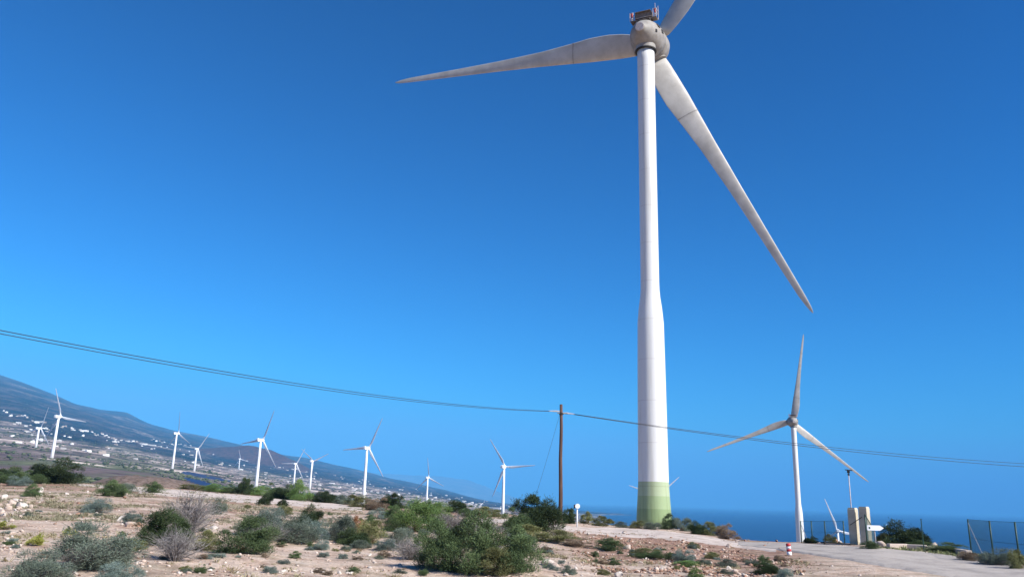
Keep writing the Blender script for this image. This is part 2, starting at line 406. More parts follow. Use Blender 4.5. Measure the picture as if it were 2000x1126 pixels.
# ------------------------------------------------------------------ camera object, world, sun
cam = bpy.data.cameras.new('camera'); co = bpy.data.objects.new('camera', cam); C.objects.link(co); S.camera = co
cam.sensor_width = 36; cam.lens = 36 * F / 2000; cam.clip_start = .1; cam.clip_end = 400000
co.matrix_world = Matrix(((RT[0], UP[0], -FW[0], 0), (RT[1], UP[1], -FW[1], 0), (RT[2], UP[2], -FW[2], 0), (0, 0, 0, 1)))
SUN_AZ, SUN_EL = 124, 38
w = bpy.data.worlds.new('World'); S.world = w; w.use_nodes = True; nt = w.node_tree
sk = nt.nodes.new('ShaderNodeTexSky'); sk.sky_type = 'NISHITA'; sk.sun_disc = False
sk.sun_elevation = R_(SUN_EL); sk.sun_rotation = R_(SUN_AZ); sk.air_density = 1.0; sk.dust_density = .3; sk.ozone_density = 4.0
bg = nt.nodes['Background']
sc_ = nt.nodes.new('ShaderNodeSeparateColor'); cc_ = nt.nodes.new('ShaderNodeCombineColor'); nt.links.new(sk.outputs[0], sc_.inputs[0])
for ch, (pw, gn) in enumerate(((3.0, .0100), (1.78, .180), (1.6, .318))):      # deepen the blue of the clear sky
    a1 = nt.nodes.new('ShaderNodeMath'); a1.operation = 'MINIMUM'; nt.links.new(sc_.outputs[ch], a1.inputs[0]); a1.inputs[1].default_value = (4.2, 4.9, 6.4)[ch]
    a2 = nt.nodes.new('ShaderNodeMath'); a2.operation = 'POWER'; nt.links.new(a1.outputs[0], a2.inputs[0]); a2.inputs[1].default_value = pw
    a3 = nt.nodes.new('ShaderNodeMath'); a3.operation = 'MULTIPLY'; nt.links.new(a2.outputs[0], a3.inputs[0]); a3.inputs[1].default_value = gn
    nt.links.new(a3.outputs[0], cc_.inputs[ch])
nt.links.new(cc_.outputs[0], bg.inputs[0]); bg.inputs[1].default_value = .1
sl = bpy.data.lights.new('sun', 'SUN'); sl.energy = 4.9; sl.angle = R_(.55); sl.color = (1, .955, .89)
so = bpy.data.objects.new('sun', sl); C.objects.link(so)
sv = Vector((math.sin(R_(SUN_AZ)) * math.cos(R_(SUN_EL)), math.cos(R_(SUN_AZ)) * math.cos(R_(SUN_EL)), math.sin(R_(SUN_EL))))
so.rotation_euler = sv.to_track_quat('Z', 'Y').to_euler(); so.location = (20, -20, 60)
S.view_settings.view_transform = 'Standard'; S.view_settings.look = 'None'; S.view_settings.gamma = 1; S.view_settings.exposure = .85
S.cycles.volume_bounces = 2; S.cycles.max_bounces = 6; S.cycles.transparent_max_bounces = 8; S.cycles.use_denoising = True

# ------------------------------------------------------------------ ground, hills, sea, haze
def azis():
    fine = np.radians(np.arange(-37, 38.01, .12)); left = np.radians(np.arange(-180, -37, 3.0)); right = np.radians(np.arange(38.5, 180, 3.0))
    return np.concatenate([left, fine, right])
def sheet(name, d0, d1, ratio, mt, centre=False, kind='structure'):
    az = azis(); nr = int(math.log(d1 / d0) / ratio) + 1
    ds = np.exp(np.linspace(math.log(d0), math.log(d1), nr)); na = len(az)
    A, D = np.meshgrid(az, ds); X = D * np.sin(A); Y = D * np.cos(A); Z = height(X, Y)
    V = np.stack([X.ravel(), Y.ravel(), Z.ravel()], 1)
    i, j = np.meshgrid(np.arange(nr - 1), np.arange(na), indexing='ij'); j2 = (j + 1) % na
    Fq = np.stack([(i * na + j).ravel(), (i * na + j2).ravel(), ((i + 1) * na + j2).ravel(), ((i + 1) * na + j).ravel()], 1)
    px = np.interp(np.clip(A, _haz[0], _haz[-1]), _haz, _hx)
    k = at(505, 876, 6000.0); r = np.hypot(X - k[0], (Y - k[1]) / 1.5)
    e = Z / D
    if mt is M['ground']:
        red = sm(1040, 1200, px) * (1 - sm(1500, 1640, px)) * sm(27, 31, D) * (1 - sm(50, 62, D)) * .85
        red = red + .65 * sm(60, 75, D) * (1 - sm(120, 140, D)) * (1 - sm(1000, 1100, px)) * (1 - sm(120, 420, px) * 0)
        red = red + .75 * sm(-.02, .28, fbm(X / 5.5 + 3, Y / 7., 4)) * sm(30, 42, D) * (1 - sm(95, 120, D)) * (1 - sm(950, 1080, px))
        ze = np.zeros((V.shape[0], 4)); ze[:, 0] = np.clip(red.ravel(), 0, 1); ze[:, 1] = (.85 * sm(125, 150, D) * (1 - .5 * sm(420, 700, px))).ravel()
    else:
        red = sm(430, 330, r)
        el_r = np.interp(A, _A, _Er)
        low = 1 - sm(.55, .72, (e + .02) / (el_r + .02))
        ze = np.zeros((V.shape[0], 4)); ze[:, 0] = red.ravel(); ze[:, 2] = low.ravel()
        pad = np.zeros_like(D)
        for (tx, ty, tD) in ((119, 893, 1250), (349, 912, 1667), (389, 920, 1892), (514, 951, 1111), (721, 974, 1045), (839, 980, 1750), (581, 948, 2000), (613, 952, 1787)):
            q_ = at(tx, ty, tD); pad = np.maximum(pad, sm(1.3, .8, np.hypot((X - q_[0] - 16) / 42, (Y - q_[1]) / 30) + .35 * fbm(X / 25., Y / 25., 2)))
        ze[:, 1] = pad.ravel()
        ze[:, 3] = ((1 - sm(1250, 1700, D + 300 * fbm(X / 200., Y / 200., 3))) * (1 - sm(430, 560, px))).ravel()
    if mt is M['ground']: ze[:, 3] = 1
    me = npmesh(name, V, Fq, mt, ze, True, 'zone')
    o = obj(name, me); return tag(o, kind=kind)
sheet('ground', .6, 500, .0125, M['ground'])
sheet('hills', 500, 16900, .011, M['hill'])
b = MB(); n = 96
for rr, zz in ((0.1, SEA), (400, SEA), (4000, SEA), (30000, SEA), (120000, SEA)):
    for k in range(n): b.v.append((rr * math.sin(2 * PI * k / n), rr * math.cos(2 * PI * k / n), zz))
for i in range(4):
    for k in range(n): b.f.append((i * n + k, (i + 1) * n + k, (i + 1) * n + (k + 1) % n, i * n + (k + 1) % n))
tag(b.build('sea', M['sea']), kind='structure')
# faint farther mountain beyond the bay
FR = [(640, 924), (700, 922), (752, 924), (800, 927), (865, 930), (915, 937), (945, 948), (977, 961), (1010, 972), (1030, 979)]
b = MB(); cols = []
for px in range(640, 1031, 5):
    py = np.interp(px, [q[0] for q in FR], [q[1] for q in FR]) + 1.2 * float(noise(np.array(px / 14.), np.array(2.2)))
    top = at(px, py, 30000)
    a = top / 30000
    cols.append([(a[0] * D, a[1] * D, zz) for D, zz in ((24000, SEA - 20), (27000, SEA + (top[2] - SEA) * .55), (30000, max(top[2], SEA + 1)), (33000, SEA + (top[2] - SEA) * .6), (36000, SEA - 20))])
for c in cols: b.v += c
for i in range(len(cols) - 1):
    for k in range(4): b.f.append((i * 5 + k, (i + 1) * 5 + k, (i + 1) * 5 + k + 1, i * 5 + k + 1))
tag(b.build('mountain', M['far_mount'], smooth=True), kind='structure')

hz = MB(); HB = 125000
hz.box((0, 0, (1850 - 136) / 2), (2 * HB, 2 * HB, 1850 + 136))
hm = bpy.data.materials.new('haze'); hm.use_nodes = True; hn = hm.node_tree; hn.nodes.remove(hn.nodes['Principled BSDF'])
pv = hn.nodes.new('ShaderNodeVolumePrincipled'); pv.inputs['Density'].default_value = 7.0e-5; pv.inputs['Color'].default_value = (.135, .475, .85, 1); pv.inputs['Anisotropy'].default_value = -.2
hn.links.new(pv.outputs[0], hn.nodes['Material Output'].inputs['Volume'])
ho = hz.build('haze', hm); tag(ho, kind='stuff')
ho['label'] = 'thin blue haze over the coast and the hills'

# ------------------------------------------------------------------ ribbons draped on the ground
def ribbon(name, pts, mt, rows=10, lift=.03, label=None, jit=.25):
    # pts: (px, y_far, y_near); far/near edges found on the ground
    xs = np.array([p[0] for p in pts]); P0 = []; P1 = []
    for p in pts:
        a = hit(p[0], p[1], dmax=140); c = hit(p[0], p[2], dmax=140)
        if a is None:
            a = spot(p[0], p[1])
        P0.append(a); P1.append(c)
    P0 = np.array(P0); P1 = np.array(P1); N = 160; t = np.linspace(0, len(pts) - 1, N)
    def ip(P, k): return np.interp(t, np.arange(len(pts)), P[:, k])
    A = np.stack([ip(P0, 0), ip(P0, 1)], 1); B = np.stack([ip(P1, 0), ip(P1, 1)], 1)
    A = np.stack([_smooth(A[:, k], 6) for k in (0, 1)], 1); B = np.stack([_smooth(B[:, k], 6) for k in (0, 1)], 1)
    dr = (A - B) / np.maximum(np.linalg.norm(A - B, axis=1, keepdims=True), .01)
    A = A + dr * (jit * fbm(A[:, :1] / 1.3, A[:, 1:] / 1.3, 3)); B = B - dr * (jit * 1.4 * fbm(B[:, :1] / 1.1 + 5, B[:, 1:] / 1.1, 3))
    V = []; 
    for r in range(rows + 1):
        q = A + (B - A) * r / rows
        z = height(q[:, 0], q[:, 1]) + (lift if 0 < r < rows else -.02)
        V.append(np.stack([q[:, 0], q[:, 1], z], 1))
    V = np.concatenate(V); i, j = np.meshgrid(np.arange(rows), np.arange(N - 1), indexing='ij')
    Fq = np.stack([(i * N + j).ravel(), ((i + 1) * N + j).ravel(), ((i + 1) * N + j + 1).ravel(), (i * N + j + 1).ravel()], 1)
    ac = np.repeat(np.arange(rows + 1) / rows, N)
    return tag(obj(name, npmesh(name, V, Fq, mt, ac, True)), kind='structure')
ribbon('dirt_track', [(150, 945, 948), (240, 948, 955), (320, 953, 968), (400, 959, 976), (480, 966, 983), (560, 972, 988), (640, 981, 994), (710, 989, 999)], M['track'], 12, .035, jit=.5)
ribbon('track', [(905, 1012, 1018), (960, 1013, 1020), (1020, 1017, 1024), (1095, 1026, 1036), (1160, 1030, 1042), (1220, 1031, 1048), (1300, 1036, 1054), (1380, 1046, 1062), (1450, 1058, 1070), (1520, 1062, 1078)], M['track'], 14, .04, jit=.35)
ribbon('road', [(1440, 1057, 1064), (1520, 1060, 1074), (1580, 1062, 1082), (1640, 1066, 1092), (1720, 1071, 1106), (1800, 1077, 1118), (1880, 1087, 1131), (1960, 1100, 1145), (2080, 1112, 1160)], M['road'], 20, .055, jit=.3)

# ------------------------------------------------------------------ wind turbines
def lathe(prof, n=32, axis='z'):
    b = MB()
    for (r, z) in prof:
        for k in range(n):
            a = 2 * PI * k / n
            if axis == 'z': b.v.append((r * math.cos(a), r * math.sin(a), z))
            else: b.v.append((r * math.cos(a), z, r * math.sin(a)))
    for i in range(len(prof) - 1):
        for k in range(n):
            q = (i * n + k, i * n + (k + 1) % n, (i + 1) * n + (k + 1) % n, (i + 1) * n + k)
            b.f.append(q if axis == 'z' else tuple(reversed(q)))
    c0 = tuple(range(n)); c1 = tuple((len(prof) - 1) * n + k for k in range(n))
    b.f.append(tuple(reversed(c0)) if axis == 'z' else c0); b.f.append(c1 if axis == 'z' else tuple(reversed(c1)))
    return b
def blade_mesh(name, secs, mt, n=20, bend=0.0, L=30):
    # secs: (r, chord, thickness ratio, twist deg, le share)
    b = MB(); rr = [s[0] for s in secs]
    fine = np.concatenate([np.linspace(rr[0], rr[-1] * .96, 40), np.linspace(rr[-1] * .965, rr[-1], 8)])
    for r in fine:
        c, tk, tw, le = [float(np.interp(r, rr, [s[k] for s in secs])) for k in (1, 2, 3, 4)]
        tw = R_(tw); y0 = bend * (r / L) ** 2
        for k in range(n):
            a = 2 * PI * k / n; x = .5 * (1 - math.cos(a))        # 0 leading edge .. 1 trailing edge
            rnd = tk > .75
            if rnd: yy = .5 * tk * math.sin(a)
            else: yy = tk / .2 * (.2969 * math.sqrt(x) - .126 * x - .3516 * x * x + .2843 * x ** 3 - .1015 * x ** 4) * (1 if a < PI else -1) * (1.15 if a < PI else .85)
            if not rnd and k == n // 2: yy = 0
            X = (x - le) * c; Yv = yy * c
            b.v.append((X * math.cos(tw) - Yv * math.sin(tw) * -1 * 0 + Yv * math.sin(tw), -X * math.sin(tw) + Yv * math.cos(tw) + y0, r))
    m_ = len(fine)
    for i in range(m_ - 1):
        for k in range(n): b.f.append((i * n + k, i * n + (k + 1) % n, (i + 1) * n + (k + 1) % n, (i + 1) * n + k))
    b.f.append(tuple(reversed(range(n)))); b.f.append(tuple((m_ - 1) * n + k for k in range(n)))
    return b.mesh(name, mt, True)

BIGB = [(q[0], q[1] * .84) + q[2:] for q in [(1.55, 2.35, .34, 30, .32), (2.6, 2.75, .32, 27, .30), (4.5, 2.95, .28, 22, .28), (6.5, 2.85, .25, 17, .28), (8.5, 2.45, .23, 14, .29), (12, 1.85, .21, 10, .31), (17, 1.35, .19, 6, .34),
        (22, 1.02, .18, 3, .37), (26, .80, .17, 1, .40), (28.8, .62, .16, 0, .42), (29.8, .42, .15, 0, .5), (30.3, .22, .14, 0, .55), (30.5, .06, .14, 0, .6)]]
big_blade = blade_mesh('blade', BIGB, M['blade'], 24, .3, 30)
MODB = [(1.0, 1.9, 1, 20, .5), (3.2, 1.9, 1, 18, .5), (5, 2.4, .6, 16, .40), (9, 3.4, .30, 12, .30), (16, 2.7, .24, 7, .30), (26, 1.8, .2, 3, .33), (36, 1.2, .18, 1, .36), (40.5, .8, .16, 0, .42), (42, .15, .14, 0, .5)]
mod_blade = blade_mesh('blade', MODB, M['wblade'], 12, .8, 42)

def orient(parent_loc, yaw, tilt):
    ax = Vector((math.sin(yaw) * math.cos(tilt), math.cos(yaw) * math.cos(tilt), math.sin(tilt)))
    e1 = Vector((math.cos(yaw), -math.sin(yaw), 0)); e2 = e1.cross(ax)
    m = Matrix((e1, ax, e2)).transposed()
    return m
NAC = [(.0, -4.92), (.46, -4.92), (.49, -4.88), (.50, -4.66), (.80, -4.45), (1.12, -4.05), (1.42, -3.5), (1.62, -2.9), (1.74, -2.3), (1.79, -1.7), (1.79, -1.15), (1.66, -1.1)]
SPN = [(1.70, -1.12), (1.81, -1.04), (1.82, -.4), (1.82, .4), (1.62, 1.1), (1.2, 1.7), (.7, 2.05), (.05, 2.2)]
def big_turbine(hub_px, hub_py, D, yaw, ph, L, label, prof):
    yaw = R_(yaw); tilt = R_(5); hub = Vector(at(hub_px, hub_py, D)); Rm = orient(hub, yaw, tilt)
    axh = Vector((math.sin(yaw), math.cos(yaw), 0)); tp = hub - axh * 2.6
    zb = float(height(tp.x, tp.y)) - .3
    root = empty('wind_turbine', (tp.x, tp.y, zb), 0, label, 'wind turbine')
    H = hub.z - zb; dep = None
    top = H - 1.25
    pr = [(r, H - dz) for (r, dz) in prof]
    pr = [(r, z) for (r, z) in pr if z > .5]
    if not pr: pr = []
    pr = [(prof[0][0], 0.0)] + pr
    # dense resample for smooth flares
    tw = lathe(pr, 64).build('tower', M['tower'], root, smooth=True)
    # shift pattern so the green bands sit at the visible foot
    # collar under the nacelle
    def loc(v): return Rm @ Vector(v) + (hub - Vector((tp.x, tp.y, zb)))
    def put(mb, name, mt, par=None, smooth=False, bevel=0):
        o = mb.build(name, mt, par or root, smooth, bevel)
        return o
    R4 = Rm.to_4x4(); base = Matrix.Translation(hub - Vector((tp.x, tp.y, zb))) @ R4
    small = base @ Matrix.Diagonal((.95, .97, .95, 1))
    nac = lathe(NAC, 48, 'y').build('nacelle', M['nacelle'], root, smooth=True); nac.matrix_local = small
    nac.data.shade_smooth()
    cl = lathe([(.98, -1.9), (.98, -1.0), (1.04, -.95), (1.04, -.8)], 40).build('tower_collar', M['nacelle'], root, smooth=False)
    cl.location = (0, 0, H)
    ring = lathe([(1.05, H - 2.0), (1.05, H - 1.88)], 40).build('collar_ring', M['dark'], cl); ring.location = (0, 0, -H)
    cp = lathe([(.40, -4.97), (.47, -4.955), (.47, -4.90)], 32, 'y').build('end_cap', M['palesteel'], nac)
    # hatches on the side of the nacelle
    for (yy, aa, s) in ((-3.55, -4, .26), (-2.9, 26, .40), (-2.35, 10, .36)):
        r = float(np.interp(yy, [p[1] for p in NAC], [p[0] for p in NAC])); a = R_(aa)
        h = MB(); nrm = Vector((math.cos(a), -.25, math.sin(a))).normalized()
        rq = nrm.to_track_quat('Z', 'Y').to_matrix()
        h.box(Vector((math.cos(a) * r, yy, math.sin(a) * r)), (s, s * 1.15, .10), rq)
        h.build('hatch', M['dark'], nac, bevel=.02)
    # service platform on top of the nacelle, rusty, with lamps and rods at both ends
    pl = MB(); zt = 1.62
    pl.box((0, -2.95, zt), (2.75, .85, .10)); pl.box((0, -3.05, zt + .48), (1.8, .5, .55)); pl.box((0, -3.15, zt + .80), (1.7, .8, .06))
    for x in (-.7, .7):
        pl.tube([(x, -3.35, 1.2), (x, -3.35, zt)], .07, 6)
    o = pl.build('service_platform', M['rust'], nac, bevel=.02)
    rl = MB()
    for x in (-1.4, -1.05, 1.05, 1.4):
        for y in (-3.35, -2.55):
            rl.tube([(x, y, zt), (x, y, zt + .95)], .035, 5)
    for y in (-3.35, -2.55):
        rl.tube([(-1.4, y, zt + .92), (-1.05, y, zt + .92)], .03, 5); rl.tube([(1.05, y, zt + .92), (1.4, y, zt + .92)], .03, 5)
        rl.tube([(-1.42, y, zt + .2), (1.42, y, zt + .2)], .03, 5)
    for x in (-1.4, 1.4):
        rl.tube([(x, -3.35, zt + .92), (x, -2.55, zt + .92)], .03, 5); rl.tube([(x, -3.35, zt + .5), (x, -2.55, zt + .5)], .03, 5)
    for x, hh in ((-1.25, 1.25), (1.2, 1.75), (1.5, 1.35)): rl.tube([(x, -2.9, zt), (x, -2.9, zt + hh)], .028, 5)
    rl.build('railing', M['palesteel'], o)
    for x in (-1.22, 1.25):
        lathe([(.11, zt + .55), (.12, zt + .9), (.03, zt + .98)], 10).build('warning_lamp', M['redlight'], o).location = (x, -3.2, 0)
    sp = lathe(SPN, 48, 'y').build('spinner', M['nacelle'], root, smooth=True); sp.matrix_local = base @ Matrix.Diagonal((.95, .86, .95, 1))
    for k in range(3):
        a = ph + 120 * k
        bl = obj('blade', big_blade, root)
        bl.matrix_local = base @ Matrix.Rotation(R_(a), 4, 'Y') @ Matrix.Scale(L / 30.5, 4)
        nb = MB(); c = lathe([(.66, 1.15), (.66, 1.72)], 24); rt = c.build('blade_root', M['nacelle'], bl)
        g = MB()                                                # joint strip round the blade
        r0 = 8.3; cc = 2.5
        g = blade_strip(r0)
        g.build('joint_strip', M['nacelle'], bl)
    return root, H
def blade_strip(r0):
    secs = BIGB; n = 24; b = MB(); rr = [s[0] for s in secs]
    for dr in (0, .10):
        r = r0 + dr
        c, tk, tw, le = [float(np.interp(r, rr, [s[k] for s in secs])) for k in (1, 2, 3, 4)]; c *= 1.03; tw = R_(tw); y0 = .3 * (r / 30) ** 2
        for k in range(n):
            a = 2 * PI * k / n; x = .5 * (1 - math.cos(a))
            yy = tk / .2 * (.2969 * math.sqrt(x) - .126 * x - .3516 * x * x + .2843 * x ** 3 - .1015 * x ** 4) * (1 if a < PI else -1) * (1.18 if a < PI else .9)
            X = (x - le) * c; Yv = yy * c
            b.v.append((X * math.cos(tw) + Yv * math.sin(tw), -X * math.sin(tw) + Yv * math.cos(tw) + y0, r))
    for k in range(n): b.f.append((k, (k + 1) % n, n + (k + 1) % n, n + k))
    return b
# tower silhouette measured down from the hub: (radius, metres below hub)
HUBZ = at(1274, 93, 74)[2]
def zr(py, wpx):
    X = 1260 + 18 * (py - 100) / 900; p = at(X, py, 70.6); return (wpx / 2 * float(p @ FW) / F, HUBZ - p[2])
PROF = [zr(1012, 69), zr(993, 66.5), zr(968, 63), zr(940, 60), zr(880, 58.5), zr(800, 56.5), zr(710, 54), zr(626, 51), zr(600, 46), zr(575, 39), zr(562, 37), zr(545, 36.2), zr(400, 35), zr(250, 34), zr(112, 33.5)]
PROF.append((PROF[-1][0], 1.3)); 
BT, BH = big_turbine(1274, 93, 74, 25, 34.7, 31.4, 'huge off-white wind turbine with green-banded tower foot and weathered nacelle', PROF)
_f = [HUBZ - BH for _ in (0,)][0]
# second turbine of the same kind: extend the tower foot down to its lower ground
big_turbine(1547, 823, 285, 12, 10, 29.8, 'grey-white wind turbine standing behind the concrete gate pillars above the sea', [(PROF[0][0] * 1.0, PROF[0][1] + 3)] + PROF)

def mod_turbine(name, hub_px, hub_py, D, yaw, ph, label, s=1.0):
    yaw = R_(yaw); tilt = R_(4); hub = Vector(at(hub_px, hub_py, D)); Rm = orient(hub, yaw, tilt)
    axh = Vector((math.sin(yaw), math.cos(yaw), 0)); tp = hub - axh * 3.6
    zb = float(height(tp.x, tp.y)) - 1.0; H = hub.z - zb
    root = empty('wind_turbine', (tp.x, tp.y, zb), 0, label, 'wind turbine', 'white wind turbines of the farm beyond the scrubland')
    lathe([(2.15, 0), (2.0, H * .3), (1.65, H * .7), (1.3, H - 1.9)], 20).build('tower', M['white'], root, smooth=True)
    base = Matrix.Translation(hub - Vector((tp.x, tp.y, zb))) @ Rm.to_4x4()
    nb = MB(); nb.box((0, -5.6, .2), (3.5, 8.6, 3.7)); nb.box((0, -10.1, .35), (3.1, .6, 3.0)); nb.box((0, -8.3, 2.35), (1.8, 2.0, .6))
    o = nb.build('nacelle', M['white'], root, bevel=.35); o.matrix_local = base
    o = lathe([(1.55, -1.3), (1.75, -.6), (1.7, .4), (1.3, 1.5), (.6, 2.2), (.05, 2.4)], 20, 'y').build('hub', M['white'], root, smooth=True); o.matrix_local = base
    for k in range(3):
        bl = obj('blade', mod_blade, root); bl.matrix_local = base @ Matrix.Rotation(R_(ph + 120 * k), 4, 'Y')
    return root
TB = [
    ('A', 80, 836, 1750, 25, 19.5, 'smallest white turbine at the far end of the row, beside the tallest on the slope'),
    ('B', 119, 813.6, 1250, 15, 99, 'tall white turbine on a pale pad high on the dark slope, blade straight up'),
    ('C', 349, 846, 1667, 36, 117, 'white turbine with upright blade against the ridge, above the green knoll'),
    ('D', 387, 876, 1892, 18, 37.5, 'small white turbine standing just behind the blue solar panels'),
    ('E', 469.6, 895.6, 3500, 20, 103.5, 'tiny distant white turbine at the foot of the dark red cone'),
    ('F', 513.6, 859, 1111, 30, 24, 'large white turbine standing in front of the dark red volcanic cone'),
    ('G', 579, 905, 2000, 18, 30, 'small white turbine just behind the bright green bush by the track'),
    ('H', 612, 900, 1787, 25, 67.5, 'white turbine with its upper blades spread in a V, right of the red cone'),
    ('I', 720.5, 874.5, 1045, 27, 27, 'large slim white turbine where the ridge starts falling to the coast'),
    ('J', 837.5, 932, 1750, 30, 114, 'small white turbine with upright blade on the low coastal slope'),
    ('K', 987, 911, 1045, 27, 87, 'white turbine with a level blade, just left of the wooden pole'),
    ('L', 1283, 968, 1186, 15, 49.5, 'distant turbine almost hidden behind the green-banded tower foot'),
    ('M', 1635, 1035, 1167, 15, 102, 'pale low turbine on the coast, half hidden by the gate pillars'),
]
for k, a, b_, D, y, p, lab in TB: mod_turbine(k, a, b_, D, y, p, lab)

# ------------------------------------------------------------------ utility pole, cables, guy
pb = spot(1096, 1020); pD = 58.0; pbase = at(1094, 1012, pD); pbase[2] = float(height(pbase[0], pbase[1])) - .3
ptop = at(1088, 789, pD)
PH = ptop[2] - pbase[2]
up = empty('utility_pole', pbase, 0, 'weathered reddish wooden utility pole rising from the dark green bush', 'utility pole')
b = MB(); b.tube([(0, 0, 0), (.03, 0, PH * .25), (-.02, 0, PH * .55), (.015, 0, PH * .8), (-.02, 0, PH)], [.15, .14, .127, .113, .105], 14); b.build('pole_shaft', M['wood'], up, True)
cd1 = Vector((.62, .78, 0)).normalized()
for k, (dx, dz, m_) in enumerate(((-1.0, -.5, 'palesteel'), (1.0, -.62, 'palesteel'))):
    b = MB(); b.tube([(0, 0, PH + dz), (dx * .35, -.05, PH + dz)], .045, 6); b.tube([(dx * .35, -.05, PH + dz), (dx * .95, -.08, PH + dz - (.0 if dx < 0 else .05))], [.06, .02], 6)
    b.build('cable_clamp', M['palesteel'], up)
b = MB(); b.tube([(-.3, -.1, PH - .63), (.45, -.1, PH - .66)], .035, 6); b.build('bracket', M['rust'], up)
b = MB(); b.tube([(0, 0, PH - .72), (0, 0, PH - .60)], .165, 12); b.build('steel_band', M['dark'], up)
def cable(name, P0, P1, sag, r, label, grp=None):
    P0 = Vector(P0); P1 = Vector(P1); pts = []
    for k in range(41):
        t = k / 40; p = P0.lerp(P1, t); p.z -= sag * 4 * t * (1 - t); pts.append(p - P0)
    b = MB(); b.tube(pts, r, 6); o = b.build(name, M['cable'], None, True, loc=P0)
    return tag(o, label, 'cable', grp)
ctr = np.array([pbase[0], pbase[1], ptop[2]])
L1 = at(-260, 593, 26.0); L2 = at(-260, 600, 26.0)
attachL = ctr + np.array([-.85, -.08, -.50]); attachR = ctr + np.array([.85, -.08, -.67])
cable('overhead_cable', attachL, L1, .55, .013, 'upper black cable sagging from the left sky edge to the wooden pole')
cable('overhead_cable', attachL + np.array([-.02, 0, -.025]), L2, .585, .012, 'lower black cable running just beneath its twin to the wooden pole')
R1 = at(2300, 915, 110.0); R2 = at(2300, 922, 110.0)
cable('overhead_cable', attachR, R1, .9, .018, 'upper black cable crossing in front of the big white tower')
cable('overhead_cable', attachR + np.array([.02, 0, -.025]), R2, .93, .02, 'lower black cable just under its twin, crossing in front of the big tower')
g0 = ctr + np.array([-.12, -.05, -.75]); g1 = at(1036, 1000, 56.0)
cable('guy_wire', g0, g1, .12, .009, 'thin guy wire slanting down from the pole top into the bush')

# ------------------------------------------------------------------ small things by the road
def local_rot(px): d = ray(px, 1050); return -math.atan2(d[0], d[1])
# white post with round box
p = spot(1127, 1029); D = math.hypot(p[0], p[1]); hh = at(1127, 984, D)[2] - p[2]
e = empty('marker_post', p, local_rot(1127), 'slim white post with a round white box on top beside the wooden pole', 'post')
b = MB(); b.tube([(0, 0, -.1), (0, 0, hh - .25)], .045, 10); b.build('post', M['white'], e, True)
b = MB(); b.tube([(.02, -.22, hh - .12), (.02, .16, hh - .12)], .165, 16); b.build('round_box', M['white'], e, bevel=.02)
b = MB(); b.box((-.17, .02, hh - .14), (.10, .2, .24)); b.build('dark_left_side', M['dark'], e)  # darker left side of the round box, built as a dark block
# red and white bollard
p = spot(1542, 1083); D = math.hypot(p[0], p[1]); hh = at(1541, 1060, D)[2] - p[2]
e = empty('bollard', p, local_rot(1542), 'short red and white bollard at the edge of the grey road', 'bollard')
e.rotation_euler = (0, R_(-4), 0); r = .095
for k, (a, c_, m_) in enumerate(((0, .30, 'white'), (.30, .52, 'red'), (.52, .74, 'white'), (.74, .95, 'red'))):
    b = lathe([(r, hh * a + (-.05 if k == 0 else 0)), (r, hh * c_)], 16); b.build('white_band' if m_ == 'white' else 'red_band', M[m_], e, True)
lathe([(r, hh * .95), (r * .7, hh), (.01, hh * 1.01)], 16).build('cap', M['red'], e, True)
# gate pillars
def pillar(px0, px1, ytop, ybase, label, w_, rz):
    p = spot((px0 + px1) / 2, ybase); D = math.hypot(p[0], p[1]); hh = at((px0 + px1) / 2 - 6, ytop, D)[2] - p[2]
    e = empty('gate_pillar', p, rz, label, 'gate pillar', 'two concrete pillars of the gate')
    b = MB(); b.box((0, 0, hh / 2 - .1), (w_, w_, hh + .2)); b.build('shaft', M['concrete'], e, bevel=.02)
    b = MB(); b.box((0, 0, hh + .003 + .03), (w_ - .03, w_ - .03, .06), taper=.9); b.build('cap', M['concrete'], e)
    return e, p, hh
e1, pp1, h1 = pillar(1661, 1680, 993, 1062, 'left beige concrete gate pillar, crossed by a thin slanting shadow', .40, R_(-22) + local_rot(1670))
e2, pp2, h2 = pillar(1686, 1700, 991, 1063, 'right beige concrete gate pillar, with the green gate frame against it', .42, R_(-22) + local_rot(1690))
# gate leaf folded back against the right pillar
p = spot(1694, 1065); D = math.hypot(*p[:2]); e = empty('gate_leaf', p, R_(-74), 'folded green metal gate leaf with netting beside the right pillar', 'gate')
b = MB(); W_ = .6; Hh = 1.5
for x in (0, W_): b.tube([(x, 0, -.05), (x, 0, Hh if x == 0 else .75)], .03, 8)
b.tube([(0, 0, Hh), (W_, 0, .75)], .02, 6); b.tube([(0, 0, .1), (W_, 0, .1)], .02, 6); b.tube([(0, 0, .75), (W_, 0, .75)], .015, 6)
b.build('gate_frame', M['greenmetal'], e, True)
b = MB()
for k in range(26):
    x = W_ * k / 25; b.tube([(x, 0, .1), (x, 0, Hh - (Hh - .75) * x / W_)], .006, 4)
for k in range(12): b.tube([(0, 0, .12 + k * .052), (W_, 0, .12 + k * .052)], .005, 4)
b.build('netting', M['palegreen'], e)
b = MB(); b.tube([(0, 0, -.05), (0, 0, 1.35)], .03, 8)
o = b.build('hinge_post', M['greenmetal'], e, True, loc=(-.12, .12, 0))
# dark bar standing in for the thin slanting shadow on the pillars
a0 = np.array(pp1) + np.array([-.3, -.25, .95]); b = MB()
b.tube([tuple(a0), tuple(np.array(pp2) + np.array([-.25, -.28, 1.35]))], .018, 6)
tag(b.build('shadow_bar', M['dark']), 'thin dark bar added as the slanting shadow across both gate pillars', 'bar')
